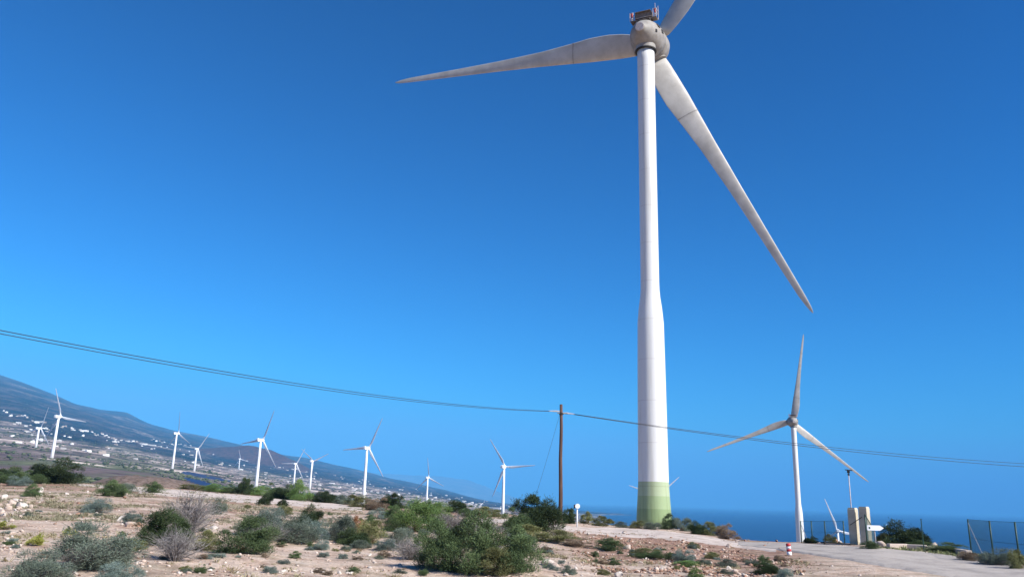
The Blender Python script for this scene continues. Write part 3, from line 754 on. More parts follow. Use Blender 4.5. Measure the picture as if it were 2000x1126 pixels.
# low dark rail on short posts, left of the pillars
p = spot(1611, 1064); e = empty('low_rail', p, local_rot(1630), 'low dark rail lying between stubby posts left of the gate pillars', 'barrier')
b = MB(); b.tube([(-.2, 0, .14), (1.45, .25, .10)], .03, 8); b.build('rail', M['dark'], e, True)
b = MB(); b.tube([(0, 0, -.05), (0, 0, .2)], .06, 8); b.build('foot', M['dark'], e)
b = MB(); b.tube([(1.2, .2, -.05), (1.2, .2, .13)], .03, 8); b.build('foot', M['dark'], e)
# mast with camera head
D = 52; p = at(1668, 1060, D); p[2] = float(height(p[0], p[1])) - .1; tpz = at(1658, 922, D)[2] - p[2]
e = empty('mast', p, local_rot(1660), 'thin pinkish mast with a dark head rising behind the gate pillars', 'mast')
b = MB(); b.tube([(0, 0, 0), (0, 0, tpz)], .028, 8); b.build('pole', M['palesteel'], e, True)
b = MB(); b.box((0, 0, tpz + .05), (.16, .16, .16)); b.box((0, 0, tpz - .12), (.12, .12, .08)); b.tube([(-.18, 0, tpz + .16), (.22, 0, tpz + .12)], .03, 6); b.build('camera_head', M['dark'], e, bevel=.01)
# arrow sign
p = spot(1711, 1071); D = math.hypot(*p[:2]); hc = at(1709, 1030, D)[2] - p[2]
e = empty('direction_sign', p, local_rot(1711) + R_(24), 'white arrow-shaped direction sign on a thin post pointing away from the gate', 'sign')
b = MB(); b.tube([(.02, 0, -.1), (0, 0, hc + .1)], .022, 8); b.build('post', M['palesteel'], e, True)
b = MB(); hw, hh_, tk = .33, .115, .03
pts = [(-hw - .02, hh_), (.24, hh_), (.42, 0), (.24, -hh_), (-hw - .02, -hh_)]
b.v = [(x, -.045 - tk / 2, hc + z) for x, z in pts] + [(x, -.045 + tk / 2, hc + z) for x, z in pts]
b.f = [(4, 3, 2, 1, 0), (5, 6, 7, 8, 9)] + [(i, (i + 1) % 5, (i + 1) % 5 + 5, i + 5) for i in range(5)]
sb = b.build('arrow_board', M['signwhite'], e)
b = MB(); b.box((-.25, -.064, hc), (.07, .006, .09)); b.build('symbol', M['greenmetal'], sb)
# fences
def fence(name, stations, hgt, label, brace=True):
    P = []
    for (px, yb) in stations:
        q = spot(px, yb); P.append(Vector(q))
    e = empty('wire_fence', P[0], 0, label, 'fence'); o0 = P[0]
    for q in P:
        b = MB(); b.tube([q - o0 + Vector((0, 0, -.15)), q - o0 + Vector((0, 0, hgt))], .032, 8); b.build('fence_post', M['greenmetal'], e, True)
    for i in range(len(P) - 1):
        A = P[i] - o0; Bq = P[i + 1] - o0; Ln = (Bq - A).length; b = MB(); r = .0022
        nk = max(8, int(Ln / .1))
        for s_ in (1, -1):
            for k in range(-int(hgt / .1), nk + int(hgt / .1)):
                x0 = k * .1; x1 = x0 + s_ * hgt; z0 = .03; z1 = hgt
                if s_ > 0:
                    if x0 < 0: z0 = .03 - x0; x0 = 0
                    if x1 > Ln: z1 = hgt - (x1 - Ln); x1 = Ln
                else:
                    if x0 > Ln: z0 = .03 + (x0 - Ln); x0 = Ln
                    if x1 < 0: z1 = hgt + x1; x1 = 0
                if z1 - z0 < .05 or x1 < 0 or x0 > Ln and s_ > 0: continue
                b.tube([A.lerp(Bq, min(max(x0 / Ln, 0), 1)) + Vector((0, 0, z0)), A.lerp(Bq, min(max(x1 / Ln, 0), 1)) + Vector((0, 0, z1))], r, 3, False)
        for z in (.05, hgt * .5, hgt - .02): b.tube([A + Vector((0, 0, z)), Bq + Vector((0, 0, z))], .006, 4, False)
        b.build('wire_netting', M['greenmetal'], e)
    if brace:
        b = MB(); b.tube([P[0] - o0 + Vector((0, 0, hgt * .9)), (P[1] - o0) * .62], .02, 6); b.build('brace', M['galv'], e)
    return e
fence('wire_fence', [(1898, 1080), (1942, 1098), (1993, 1106), (2060, 1112)], 1.55, 'dark green wire mesh fence with posts at the edge of the road')
fence('wire_fence', [(1566, 1059), (1587, 1059), (1613, 1060), (1650, 1061)], 1.15, 'thin wire fence between the second turbine and the gate pillars')
for px, yb, yt, lab in ((1703, 1058, 1008, 'thin dark fence post standing just behind the arrow sign'), (1805, 1076, 1013, 'lone thin fence post beside the dark rounded bush')):
    q = spot(px, yb); D = math.hypot(*q[:2]); hh = at(px - 2, yt, D)[2] - q[2]
    b = MB(); b.tube([(0, 0, -.1), (0, 0, hh)], .022, 8); b.box((0, 0, hh), (.05, .05, .03)); tag(b.build('fence_post', M['greenmetal'], loc=q), lab, 'post')
# low pale kerb wall
b = MB(); pts = [spot(x, y) for x, y in ((1735, 1069), (1770, 1070), (1810, 1073), (1850, 1077), (1893, 1083))]
o0 = Vector(pts[0])
for i in range(len(pts) - 1):
    A = Vector(pts[i]) - o0; Bq = Vector(pts[i + 1]) - o0; d = (Bq - A); L_ = math.hypot(d.x, d.y)
    q = Matrix.Rotation(math.atan2(d.y, d.x), 3, 'Z'); b.box((A + Bq) / 2 + Vector((0, 0, .05)), (L_ + .02, .24 + .01 * i, .31 + .012 * i), q)
tag(b.build('low_wall', M['track'], bevel=.03, loc=o0), 'low pale concrete kerb wall running along the road towards the fence', 'low wall')
# sailboat
q = at(1732, 1026, 100); q = q * (SEA / q[2]); e = empty('sailboat', (q[0], q[1], SEA), .4, 'tiny white sailboat far out on the blue sea', 'boat')
b = MB(); b.add([(-6, -1.6, 1.2), (5, -1.6, 1.2), (8, 0, 1.4), (5, 1.6, 1.2), (-6, 1.6, 1.2), (-5, 0, -.8), (5, 0, -.8)], [(0, 1, 2, 3, 4), (0, 5, 6, 1), (1, 6, 2), (2, 6, 3), (3, 6, 5, 4), (4, 5, 0)]); b.build('hull', M['white'], e)
b = MB(); b.add([(0, 0, 2), (-5, .3, 2), (0, 0, 17), (0, .15, 2), (-5, .45, 2), (0, .15, 17), ], [(0, 1, 2), (5, 4, 3), (0, 2, 5, 3), (1, 4, 5, 2), (0, 3, 4, 1)]); b.build('sail', M['white'], e)

# ------------------------------------------------------------------ solar panel rows on the hill
def solar(px0, px1, D, lab, mt):
    A = at(px0, 940, D); Bq = at(px1, 940, D); A[1] = Bq[1] = (A[1] + Bq[1]) / 2
    A = Vector((A[0], A[1], float(height(A[0], A[1])))); L_ = Bq[0] - A.x
    e = empty('solar_panel_row', A, 0, lab, 'solar panels', 'solar panel rows on the slope behind the track')
    N = max(4, int(L_ / 6)); b = MB(); posts = []; vs = []
    xs = A.x + np.linspace(0, L_, N + 1); zz = _smooth(height(xs, np.full(N + 1, A.y)), 2) - A.z
    for k in range(N + 1):
        x = L_ * k / N; z = float(zz[k]) + .3
        vs += [(x, -3.0, z + .8), (x, 3.0, z + 2.9), (x, 3.05, z + 2.75), (x, -2.95, z + .65)]
        if k % 2 == 0: posts.append((x, z))
    fs = []
    for k in range(N):
        o = k * 4; fs += [(o, o + 4, o + 5, o + 1), (o + 1, o + 5, o + 6, o + 2), (o + 2, o + 6, o + 7, o + 3), (o + 3, o + 7, o + 4, o)]
    b.add(vs, fs); b.build('panel', mt, e)
    for x, z in posts:
        o = obj('support', SUP, e); o.location = (x, 0, z)
b = MB(); b.tube([(0, -2.2, -3), (0, -2.2, .9), (0, 2.2, 2.35), (0, 2.2, -3)], .08, 4); SUP = b.mesh('support', M['galv'])
M['solar_dark'] = noisy('solar_glass_dark', (.022, .036, .085), (.03, .045, .10), .2, .6, .2)
WD = ['topmost', 'second', 'third', 'fourth', 'fifth', 'lowest']
for i, (a, c_, D) in enumerate(((356, 436, 1650), (348, 448, 1615), (345, 454, 1580), (350, 456, 1545), (362, 454, 1510))):
    solar(a, c_, D, '%s row of the upper slate-coloured solar field below the small turbine' % WD[i], M['solar_dark'])
for i, (a, c_, D) in enumerate(((358, 378, 1150), (360, 392, 1120), (364, 404, 1090), (370, 416, 1060), (378, 428, 1030), (388, 440, 1000))):
    solar(a, c_, D, '%s row of the lower deep blue solar field beside the track' % WD[i], M['solar'])

# ------------------------------------------------------------------ houses on the slopes
def house_mesh(w_, d_, h_, kind):
    b = MB(); b.box((0, 0, h_ / 2 - 2), (w_, d_, h_ + 4))
    if kind == 1: b.box((w_ * .18, 0, h_ + 1.4), (w_ * .5, d_ * .7, 2.8))
    elif kind == 2:
        b.add([(-w_ / 2 - .3, -d_ / 2 - .3, h_ + .02), (w_ / 2 + .3, -d_ / 2 - .3, h_ + .02), (w_ / 2 + .3, d_ / 2 + .3, h_ + .02), (-w_ / 2 - .3, d_ / 2 + .3, h_ + .02), (-w_ / 2 - .3, 0, h_ + 2.4), (w_ / 2 + .3, 0, h_ + 2.4)],
              [(3, 2, 1, 0), (0, 1, 5, 4), (2, 3, 4, 5), (0, 4, 3), (1, 2, 5)])
    else: b.box((0, 0, h_ + .3), (w_ * .96, d_ * .96, .6))
    return b.mesh('house', M['house'])
HM = [house_mesh(14, 10, 5, 0), house_mesh(18, 12, 7, 1), house_mesh(12, 9, 4, 2), house_mesh(24, 11, 6, 0), house_mesh(11, 11, 8, 1)]
LONG = [house_mesh(45, 14, 5, 0), house_mesh(65, 15, 5, 0)]
hc_ = 0
def add_house(px, py, me, lab, grp, sc=1.0, cat='house'):
    q = hit(px, py, 900)
    if q is None or q[2] < SEA + 4: return
    o = obj('house', me); o.location = q; o.rotation_euler = (0, 0, random.uniform(-.5, .5) - math.atan2(q[0], q[1])); o.scale = (sc, sc, sc * .75); tag(o, lab, cat, grp)
BAND = [(8, 803), (14, 806), (20, 812), (24, 812), (35, 812), (42, 812), (50, 811), (55, 815), (65, 822), (70, 823), (78, 824), (84, 824), (88, 836), (92, 838), (72, 826), (105, 830), (122, 834), (128, 833), (138, 836), (142, 840), (155, 840), (162, 841), (168, 841), (178, 843), (185, 846), (189, 849), (200, 847), (205, 851), (212, 853), (222, 856), (228, 858), (236, 859), (247, 861), (252, 862), (258, 862), (266, 861), (298, 858), (304, 862), (313, 861), (318, 864), (337, 868), (352, 867), (362, 869), (375, 870)]
for i, (x, y) in enumerate(BAND):
    for k in range(2):
        add_house(x + random.uniform(-3, 3), y + random.uniform(-1.2, 1.2), random.choice(HM), 'small white house in the village band strung across the upper slope', 'white houses of the village band across the slope', random.uniform(.5, .85))
for x, y, k, lab in ((278, 867, 0, 'long white building at the right end of the village band'), (292, 869, 1, 'longest white building of the slope, last in the village band'), (80, 824, 0, 'long white building at the middle of the village band'), (163, 841, 0, 'long bright white building above the tallest slope turbine foot'),
                     (700, 962, 0, 'long white warehouse low on the slope behind the slim turbine'), (770, 965, 0, 'long pale warehouse between the two slim turbines'), (965, 992, 1, 'long white warehouse near the coast beside the level-bladed turbine')):
    add_house(x, y, LONG[k], lab, None, 1.0, 'warehouse')
rs = random.Random(5)
cnt = 0
for _ in range(700):
    x = rs.uniform(0, 1000) ** 1.0
    yr = np.interp(x, [0, 100, 200, 336, 500, 640, 750, 900, 1000], [818, 838, 858, 872, 902, 925, 942, 970, 985]); yl = np.interp(x, [0, 336, 500, 640, 750, 900, 1000], [868, 905, 936, 950, 966, 986, 997])
    if 400 < x < 560 and rs.random() < .6: continue
    y = yr + (yl - yr) * rs.random() ** 1.2
    if x < 400 and rs.random() < .35: continue
    add_house(x, y, rs.choice(HM), 'tiny pale building scattered on the terraced slopes below the ridge', 'pale buildings scattered over the lower slopes', rs.uniform(.4, .9)); cnt += 1
    if cnt > 190: break

# ------------------------------------------------------------------ shrubs
def leaves(P, dirs, ln, wd, rg):
    # P points, dirs unit dirs -> quads
    n = len(P); rnd = rg.normal(size=(n, 3)); side = np.cross(dirs, rnd); side /= np.linalg.norm(side, axis=1, keepdims=True) + 1e-9
    ln = ln * rg.uniform(.6, 1.3, (n, 1)); wd = wd * rg.uniform(.7, 1.3, (n, 1))
    a = P - side * wd / 2 * .6; b = P + side * wd / 2 * .6; c = P + dirs * ln + side * wd / 2 * .35; d = P + dirs * ln - side * wd / 2 * .35
    V = np.stack([a, b, c, d], 1).reshape(-1, 3); Fq = np.arange(4 * n).reshape(-1, 4)
    return V, Fq
def shrub_mesh(name, seed, nb, per, leaf, mt, spread=.5, upright=.5, inner=.35, nleaf=5, wl=.45):
    rg = np.random.default_rng(seed); Ps = []; Ds = []; T = []
    for k in range(nb):
        a = rg.uniform(0, 2 * PI); r = spread * math.sqrt(rg.random()) * .85; cx, cy = r * math.cos(a), r * math.sin(a)
        hmax = (1 - (r / .5) ** 2 * .6) * rg.uniform(.5, 1.08); br = rg.uniform(.075, .19); bt = rg.uniform(0, .62)
        cz = max(.08, hmax - br * 1.6)
        if k % 5 in (1, 3): cz = rg.uniform(.06, max(.1, cz)); cx *= 1.12; cy *= 1.12
        m_ = per
        u = rg.normal(size=(m_, 3)); u[:, 2] = np.abs(u[:, 2]) * (.4 + upright) + rg.uniform(-.35, .3, m_); u /= np.linalg.norm(u, axis=1, keepdims=True)
        rad = br * (inner + (1 - inner) * rg.random((m_, 1)) ** .5) * np.array([1.0, 1.0, 1.7]) * (1 + .55 * (rg.random((m_, 1)) < .07))
        p = np.array([cx, cy, cz]) + u * rad
        p[:, 2] = np.where(p[:, 2] < .0, rg.uniform(.0, .15, m_), p[:, 2])
        if k % 4 == 0: p[:, 2] = rg.uniform(0, max(cz, .15), m_) * rg.random(m_) ** .5
        dd = u + np.array([0, 0, upright]) + rg.normal(size=(m_, 3)) * .35; dd /= np.linalg.norm(dd, axis=1, keepdims=True)
        for q in range(nleaf):
            jit = rg.normal(size=(m_, 3)) * .5; e_ = dd + jit; e_ /= np.linalg.norm(e_, axis=1, keepdims=True)
            Ps.append(p + dd * leaf * q * .55); Ds.append(e_); T.append(np.clip(bt + rg.uniform(0, .32, m_) + .1 * (p[:, 2] - .5), 0, 1))
    P = np.concatenate(Ps); D = np.concatenate(Ds); t_ = np.concatenate(T)
    V, Fq = leaves(P, D, leaf, leaf * wl, rg)
    return npmesh(name, V, Fq, mt, np.repeat(t_, 4))
def stems_mesh(name, seed, n, mt, depth=3, r0=.02, h=.85, wide=.5, twig=.0, sub=2):
    rg = random.Random(seed); b = MB(); tint = []
    def grow(p, d, L_, r, k):
        pts = [p]; q = Vector(p); dd = Vector(d)
        for s_ in range(3):
            dd = (dd + Vector((rg.gauss(0, .22), rg.gauss(0, .22), rg.gauss(0, .16)))).normalized(); q = q + dd * L_ / 3; pts.append(tuple(q))
        n0 = len(b.v); b.tube(pts, [r, r * .85, r * .7, r * .5], 4 if r > .006 else 3, False); tint.extend([rg.random()] * (len(b.v) - n0))
        if k > 0:
            for _ in range(rg.randint(sub, sub + 2)):
                t = rg.randint(1, 3); nd = (dd + Vector((rg.gauss(0, .6), rg.gauss(0, .6), rg.gauss(.1, .4)))).normalized()
                grow(pts[t], nd, L_ * rg.uniform(.5, .75), r * .55, k - 1)
    for _ in range(n):
        a = rg.uniform(0, 2 * PI); s_ = rg.uniform(.2, 1.0) * wide; d = Vector((math.cos(a) * s_ * 1.3, math.sin(a) * s_ * 1.3, 1)).normalized()
        grow((math.cos(a) * .04, math.sin(a) * .04, -.03), d, h * .55, r0, depth)
    V = np.array(b.v); Fq = np.array([f for f in b.f if len(f) == 4])
    return npmesh(name, V, Fq, mt, np.array(tint))
KIND = {
    # kind: (material, nb, per, leaf, upright)
    'greygreen': ('greygreen', 30, 190, .026, .35), 'teal': ('teal', 26, 180, .026, .3), 'dark': ('dark', 46, 220, .028, .4), 'green': ('green', 32, 190, .026, .8),
    'bright': ('bright', 30, 190, .026, .6), 'olive': ('olive', 24, 200, .03, .7), 'yellow': ('yellow', 14, 60, .08, .9), 'orange': ('orange', 10, 80, .07, .7), 'brown': ('brown', 24, 190, .028, .6),
}
FOL = {k: [shrub_mesh('foliage', 100 + 7 * i + j, v[1], v[2], v[3], LM[v[0]], .5, v[4]) for j in range(3)] for i, (k, v) in enumerate(KIND.items())}
FOL['grey'] = [stems_mesh('foliage', 300 + j, 60, LM['grey'], 2, .008, .85, .75, sub=3) for j in range(2)]
STEM = {'live': [stems_mesh('stem', 400 + j, 7, LM['brown'], 1, .018, .6, .6) for j in range(2)]}
def shrub(px, yb, wpx, hpx, kind, label, group=None, dmax=150, name='shrub', stem=True, extra=None):
    q = spot(px, yb); d = q; dep = float(np.array(d) @ FW); s_ = wpx * dep / F
    hh = hpx * dep / F
    e = empty(name, q, random.uniform(0, 6.28), label, 'bush' if name == 'shrub' else name.replace('_', ' '), group)
    o = obj('foliage', random.choice(FOL[kind]), e); o.scale = (s_ / .95, s_ / .95, hh * 1.3)
    if stem:
        t_ = obj('stem', random.choice(STEM['live']), e); t_.scale = (s_ * .9, s_ * .9, hh * .95)
    if extra:
        g = obj('dry_twigs', random.choice(FOL['grey']), e); g.scale = (s_ * extra, s_ * extra, hh * extra * 1.05)
    return e
SH = [
 (105, 944, 92, 40, 'dark', 'large dark green rounded bush on the skyline below the slope turbine'),
 (62, 944, 56, 20, 'green', 'mid-green bush just left of the large dark skyline bush'),
 (22, 944, 52, 24, 'green', 'green bush at the picture edge on the skyline'),
 (6, 932, 34, 20, 'dark', 'dark bush half cut by the picture edge above the green one'),
 (38, 948, 44, 18, 'teal', 'blue-grey low bush in front of the skyline bushes'),
 (60, 969, 36, 18, 'green', 'small dark green bush beside the white standing stone'),
 (188, 1000, 58, 26, 'teal', 'low grey-green tuft in the middle of the stony ground'),
 (213, 968, 58, 24, 'green', 'light green bush below the start of the dirt track'),
 (244, 962, 42, 18, 'greygreen', 'grey-green bush at the track edge left of its rounder neighbour'),
 (298, 962, 40, 17, 'green', 'round green bush where the dirt track begins to widen'),
 (234, 970, 18, 12, 'dark', 'tiny dark bush between two track-edge bushes'),
 (176, 1108, 156, 72, 'greygreen', 'big grey-green sprawling shrub on bare sand, nearest complete one'),
 (68, 1142, 116, 56, 'greygreen', 'grey-green shrub cut by the lower picture edge, with dry tips'),
 (232, 1142, 90, 40, 'teal', 'blue-grey shrub cut by the lower picture edge below the big one'),
 (318, 1062, 92, 52, 'dark', 'dark green bush with bare twigs beside the dead grey shrub'),
 (258, 1072, 54, 18, 'olive', 'low olive-brown bush at the foot of the dead grey shrub'),
 (258, 1020, 44, 18, 'teal', 'round blue-grey tuft beside the largest orange stones'),
 (165, 1033, 42, 14, 'teal', 'flat teal tuft above the big grey-green shrub'),
 (395, 1075, 60, 34, 'olive', 'olive bush between the dead shrub and the dark green mound'),
 (482, 1079, 124, 50, 'green', 'olive-green mound-shaped bush on the front edge of the thicket'),
 (505, 1048, 84, 40, 'greygreen', 'grey-green bush behind the olive-green mound'),
 (528, 1040, 56, 48, 'teal', 'taller blue-grey bush rising at the back of the thicket'),
 (572, 1058, 84, 44, 'greygreen', 'grey-green bush in the middle of the thicket with dark base'),
 (604, 1026, 48, 32, 'dark', 'dark grey-green bush topping the middle of the thicket'),
 (612, 1058, 60, 40, 'teal', 'dusty blue-grey bush beside the white stone arch'),
 (664, 1054, 66, 46, 'greygreen', 'grey-green bush left of the rust-orange one'),
 (697, 1046, 28, 28, 'orange', 'small rust-orange dead bush among grey-green ones'),
 (722, 1062, 60, 38, 'olive', 'olive bush right of the rust-orange one'),
 (690, 1064, 60, 26, 'dark', 'dark low bush at the foot of the rust-orange one'),
 (629, 1073, 32, 17, 'teal', 'small round blue-grey tuft in front of the thicket'),
 (606, 1073, 22, 6, 'teal', 'flat blue-grey tuft left of the small round one'),
 (704, 1070, 44, 14, 'greygreen', 'low grey-green tuft in front of the rust-orange bush'),
 (752, 1074, 42, 20, 'teal', 'teal tuft at the right end of the thicket front'),
 (668, 1090, 22, 9, 'teal', 'small tuft alone on open sand in front of the thicket'),
 (425, 1004, 32, 28, 'greygreen', 'tree-shaped small bush on a short crooked stem near the track'),
 (518, 985, 28, 18, 'dark', 'small dark green bush on the near edge of the dirt track'),
 (552, 988, 20, 10, 'dark', 'tiny bush on the near edge of the track right of its twin'),
 (583, 977, 50, 30, 'bright', 'bright rounded green bush beyond the dirt track'),
 (556, 975, 44, 24, 'dark', 'dark green bush adjoining the bright rounded one'),
 (534, 972, 44, 22, 'green', 'green bush left of the dark one beyond the track'),
 (506, 966, 36, 16, 'bright', 'light green bush beyond the track below the large turbine'),
 (478, 962, 26, 26, 'dark', 'upright dark bush beyond the track left of the large turbine'),
 (452, 960, 42, 14, 'green', 'low green bush beyond the track near the solar panels'),
 (418, 957, 50, 12, 'bright', 'low light green bush strip beyond the track under the solar panels'),
 (378, 954, 60, 10, 'olive', 'olive low bush at the foot of the brown knoll'),
 (632, 981, 44, 18, 'dark', 'dark bush right of the bright rounded one'),
 (668, 984, 36, 16, 'greygreen', 'grey-green bush right of the dark bush by the track'),
 (700, 990, 50, 20, 'olive', 'yellowish-green bush below the slim turbine'),
 (738, 996, 50, 22, 'brown', 'brownish-olive bush between yellowish and dark green ones'),
 (766, 992, 40, 24, 'dark', 'dark green bush above the big bright green one'),
 (738, 1012, 44, 16, 'teal', 'blue-grey tuft behind the thicket on orange soil'),
 (722, 1021, 26, 12, 'green', 'small green tuft left of the big bright green bush'),
 (552, 1006, 34, 18, 'olive', 'yellow-olive bush at the end of the thicket skyline'),
 (808, 1037, 104, 52, 'bright', 'big bright green bush, brightest of the middle ground'),
 (768, 1037, 48, 36, 'green', 'darker green bush attached to the big bright one'),
 (850, 1016, 62, 32, 'bright', 'bright green bush behind the big bright one, lower turbine above'),
 (782, 1062, 60, 30, 'greygreen', 'grey bush in front of the big bright green one'),
 (892, 1000, 44, 18, 'dark', 'dark green bush on the skyline below the small turbine'),
 (918, 1008, 44, 16, 'green', 'green bush right of the dark one on the skyline'),
 (952, 1008, 52, 16, 'olive', 'olive-green bush on the skyline before the level-bladed turbine'),
 (855, 1112, 100, 70, 'green', 'green bushy shrub, left one of the foreground trio'),
 (925, 1118, 120, 84, 'green', 'tallest green shrub, middle one of the foreground trio'),
 (1004, 1117, 112, 68, 'green', 'green shrub, right one of the foreground trio'),
 (896, 1068, 70, 46, 'dark', 'dark green bush rising behind the foreground trio'),
 (1012, 1076, 60, 34, 'greygreen', 'greyish bush behind the right shrub of the trio'),
 (966, 1122, 70, 44, 'olive', 'olive low shrub at the foot of the trio'),
 (1046, 1036, 88, 56, 'dark', 'large dark green bush round the foot of the wooden pole'),
 (1008, 1036, 64, 34, 'green', 'green bush left of the large dark pole bush'),
 (1020, 1048, 80, 20, 'olive', 'low dry olive growth under the pole bush'),
 (1112, 1022, 26, 24, 'dark', 'small dark bush just right of the wooden pole'),
 (1086, 1058, 80, 20, 'olive', 'dry yellowish herb mound in front of the pole bush'),
 (1130, 1066, 56, 14, 'brown', 'brown dry herb patch right of the yellowish mound'),
 (1146, 1022, 24, 20, 'olive', 'rounded yellow-green bush just right of the white post'),
 (1178, 1026, 42, 16, 'olive', 'low yellow-green bush between the white post and the tower'),
 (1212, 1029, 30, 10, 'greygreen', 'low grey-green bush just left of the tower foot'),
 (1246, 1031, 30, 12, 'olive', 'small pale green bush at the left side of the tower foot'),
 (1275, 1033, 34, 13, 'greygreen', 'greyish bush in front of the middle of the tower foot'),
 (1306, 1033, 38, 22, 'green', 'fresh green bush at the right side of the tower foot'),
 (1334, 1036, 38, 24, 'greygreen', 'grey-green bush right of the fresh green one by the tower'),
 (1362, 1042, 38, 20, 'dark', 'dark bush along the track edge right of the tower'),
 (1390, 1045, 48, 22, 'olive', 'yellow-green rounded bush along the track edge'),
 (1420, 1052, 44, 26, 'brown', 'brownish-green bush last in the row right of the tower'),
 (1190, 1074, 60, 18, 'green', 'green low bush on the rubble slope, widest of them'),
 (1258, 1086, 64, 15, 'olive', 'olive ground-hugging bush on the rubble slope'),
 (1296, 1090, 56, 14, 'green', 'bright low bush beside the dark teal mound'),
 (1335, 1098, 44, 24, 'teal', 'dark teal dome-shaped bush on the rubble slope'),
 (1344, 1104, 50, 9, 'bright', 'bright green creeping growth at the foot of the teal dome'),
 (1376, 1102, 26, 11, 'greygreen', 'small grey tuft right of the teal dome'),
 (1420, 1106, 44, 13, 'greygreen', 'grey tuft beside the orange boulders'),
 (1358, 1126, 30, 14, 'bright', 'small bright green tuft near the lower edge'),
 (1496, 1120, 44, 18, 'dark', 'dark grey-green tuft near the lower edge by the road'),
 (1530, 1130, 38, 20, 'teal', 'blue-grey tuft cut by the lower edge near the road'),
 (1530, 1096, 36, 12, 'brown', 'dry tuft at the foot of the red and white bollard'),
 (1768, 1067, 84, 40, 'dark', 'big round very dark bush beyond the road right of the sign'),
 (1800, 1071, 60, 12, 'green', 'low green growth in front of the big dark round bush'),
 (1856, 1072, 76, 14, 'green', 'low spreading green bush beside the rocks beyond the road'),
 (1742, 1066, 36, 10, 'green', 'small green bush left of the big dark round one'),
 (1900, 1096, 54, 18, 'brown', 'dark brownish bush at the first post of the mesh fence'),
 (1952, 1104, 66, 28, 'greygreen', 'grey-green bush behind the middle of the mesh fence'),
 (1990, 1112, 36, 32, 'olive', 'bush at the last visible post of the mesh fence'),
 (1584, 1060, 26, 11, 'dark', 'small dark bush under the thin wire fence'),
 (1622, 1060, 24, 15, 'olive', 'yellow-green small bush left of the gate pillars'),
 (1700, 1073, 40, 13, 'green', 'grassy green tuft between the gate and the arrow sign'),
 (1724, 1062, 26, 22, 'olive', 'prickly olive bush right beside the arrow sign post'),
 (66, 1064, 26, 18, 'yellow', 'small yellow-green plant on open sand with a pale side'),
 (137, 1044, 20, 12, 'yellow', 'tiny yellow-green plant near the teal tuft'),
 (12, 1032, 26, 12, 'yellow', 'yellowish plant by the picture edge'),
]
for s_ in SH: shrub(*s_, extra=(.8 if s_[4] == 'greygreen' and s_[2] > 60 else None))
for px, yb, w_, h_, lab in ((368, 1040, 100, 92, 'tall dead grey shrub with bare upright branches'), (342, 1095, 84, 72, 'pale dry twiggy shrub in front of the tall dead one'), (520, 1058, 60, 42, 'lilac-grey dry shrub inside the thicket'),
                            (884, 1036, 76, 40, 'lilac-grey leafless mound right of the big bright green bush'), (948, 1044, 66, 32, 'pale grey leafless shrub left of the pole bush'), (800, 1092, 62, 48, 'grey dry shrub left of the foreground trio'),
                            (872, 1060, 60, 34, 'grey dry shrub just behind the foreground trio'), (965, 1090, 44, 40, 'bare grey twigs sticking out between the trio shrubs')):
    q = spot(px, yb); dep = float(q @ FW); s_ = w_ * dep / F; hh = h_ * dep / F
    e = empty('dead_shrub', q, random.uniform(0, 6), lab, 'dead bush')
    o = obj('twigs', random.choice(FOL['grey']), e); o.scale = (s_ / 1.0, s_ / 1.0, hh / .9)
    o = obj('branches', stems_mesh('branches', int(px), 12, LM['grey'], 3, .016, 1.0, .8), e); o.scale = (s_ / 1.1, s_ / 1.1, hh / .95)
# small look-alike tufts
rs = random.Random(21); nt_ = 0
for _ in range(900):
    x = rs.uniform(0, 1560); y = rs.uniform(970, 1124)
    yt = np.interp(x, _ex, [p[1] for p in EDGE]) + 8
    if y < yt: continue
    if 330 < x < 700 and y < np.interp(x, [330, 700], [978, 1004]): continue
    if x > 1080 and y < np.interp(x, [1080, 1300, 1450, 1560], [1040, 1060, 1078, 1100]): continue
    k = rs.choices(['teal', 'greygreen', 'green', 'olive', 'brown'], [3, 3, 2, 2, 3])[0]; s_ = rs.uniform(9, 24) * (.6 + (y - 960) / 200)
    G = {'teal': ('small blue-grey tuft on the bare sandy ground', 'blue-grey tufts'), 'greygreen': ('small grey-green tuft on the bare sandy ground', 'grey-green tufts'), 'green': ('small green tuft on the bare sandy ground', 'green tufts'),
         'olive': ('small olive tuft on the bare sandy ground', 'olive tufts'), 'brown': ('small dry brown tuft on the bare sandy ground', 'dry brown tufts')}[k]
    q = spot(x, y); dep = float(q @ FW)
    o = obj('tuft', rs.choice(FOL[k])); o.location = q; o.rotation_euler = (0, 0, rs.uniform(0, 6)); ss = s_ * dep / F; o.scale = (ss, ss, ss * rs.uniform(.3, .6)); tag(o, G[0], 'plant', G[1])
    nt_ += 1
    if nt_ >= 170: break

# ------------------------------------------------------------------ rocks
def rock_arrays(seed, sub=2):
    import bmesh
    bm = bmesh.new(); bmesh.ops.create_icosphere(bm, subdivisions=sub, radius=.5); rg = np.random.default_rng(seed)
    V = np.array([v.co[:] for v in bm.verts]); Fq = np.array([[v.index for v in f.verts] for f in bm.faces]); bm.free()
    for _ in range(15):                     # chop flat facets
        nrm = rg.normal(size=3); nrm /= np.linalg.norm(nrm); lim = rg.uniform(.16, .36); dd = V @ nrm; V = V - np.outer(np.clip(dd - lim, 0, None), nrm)
    V *= np.array([1, rg.uniform(.6, .9), rg.uniform(.5, .8)]); V += rg.normal(size=V.shape) * .012
    V /= (V[:, 0].max() - V[:, 0].min())
    return V, Fq
RA = [rock_arrays(60 + k) for k in range(7)]; RAS = [rock_arrays(90 + k, 1) for k in range(5)]
RM = {mm: [npmesh('rock', V, Fq, M[mm]) for V, Fq in RA] for mm in ('rock', 'rockwhite', 'rockred')}
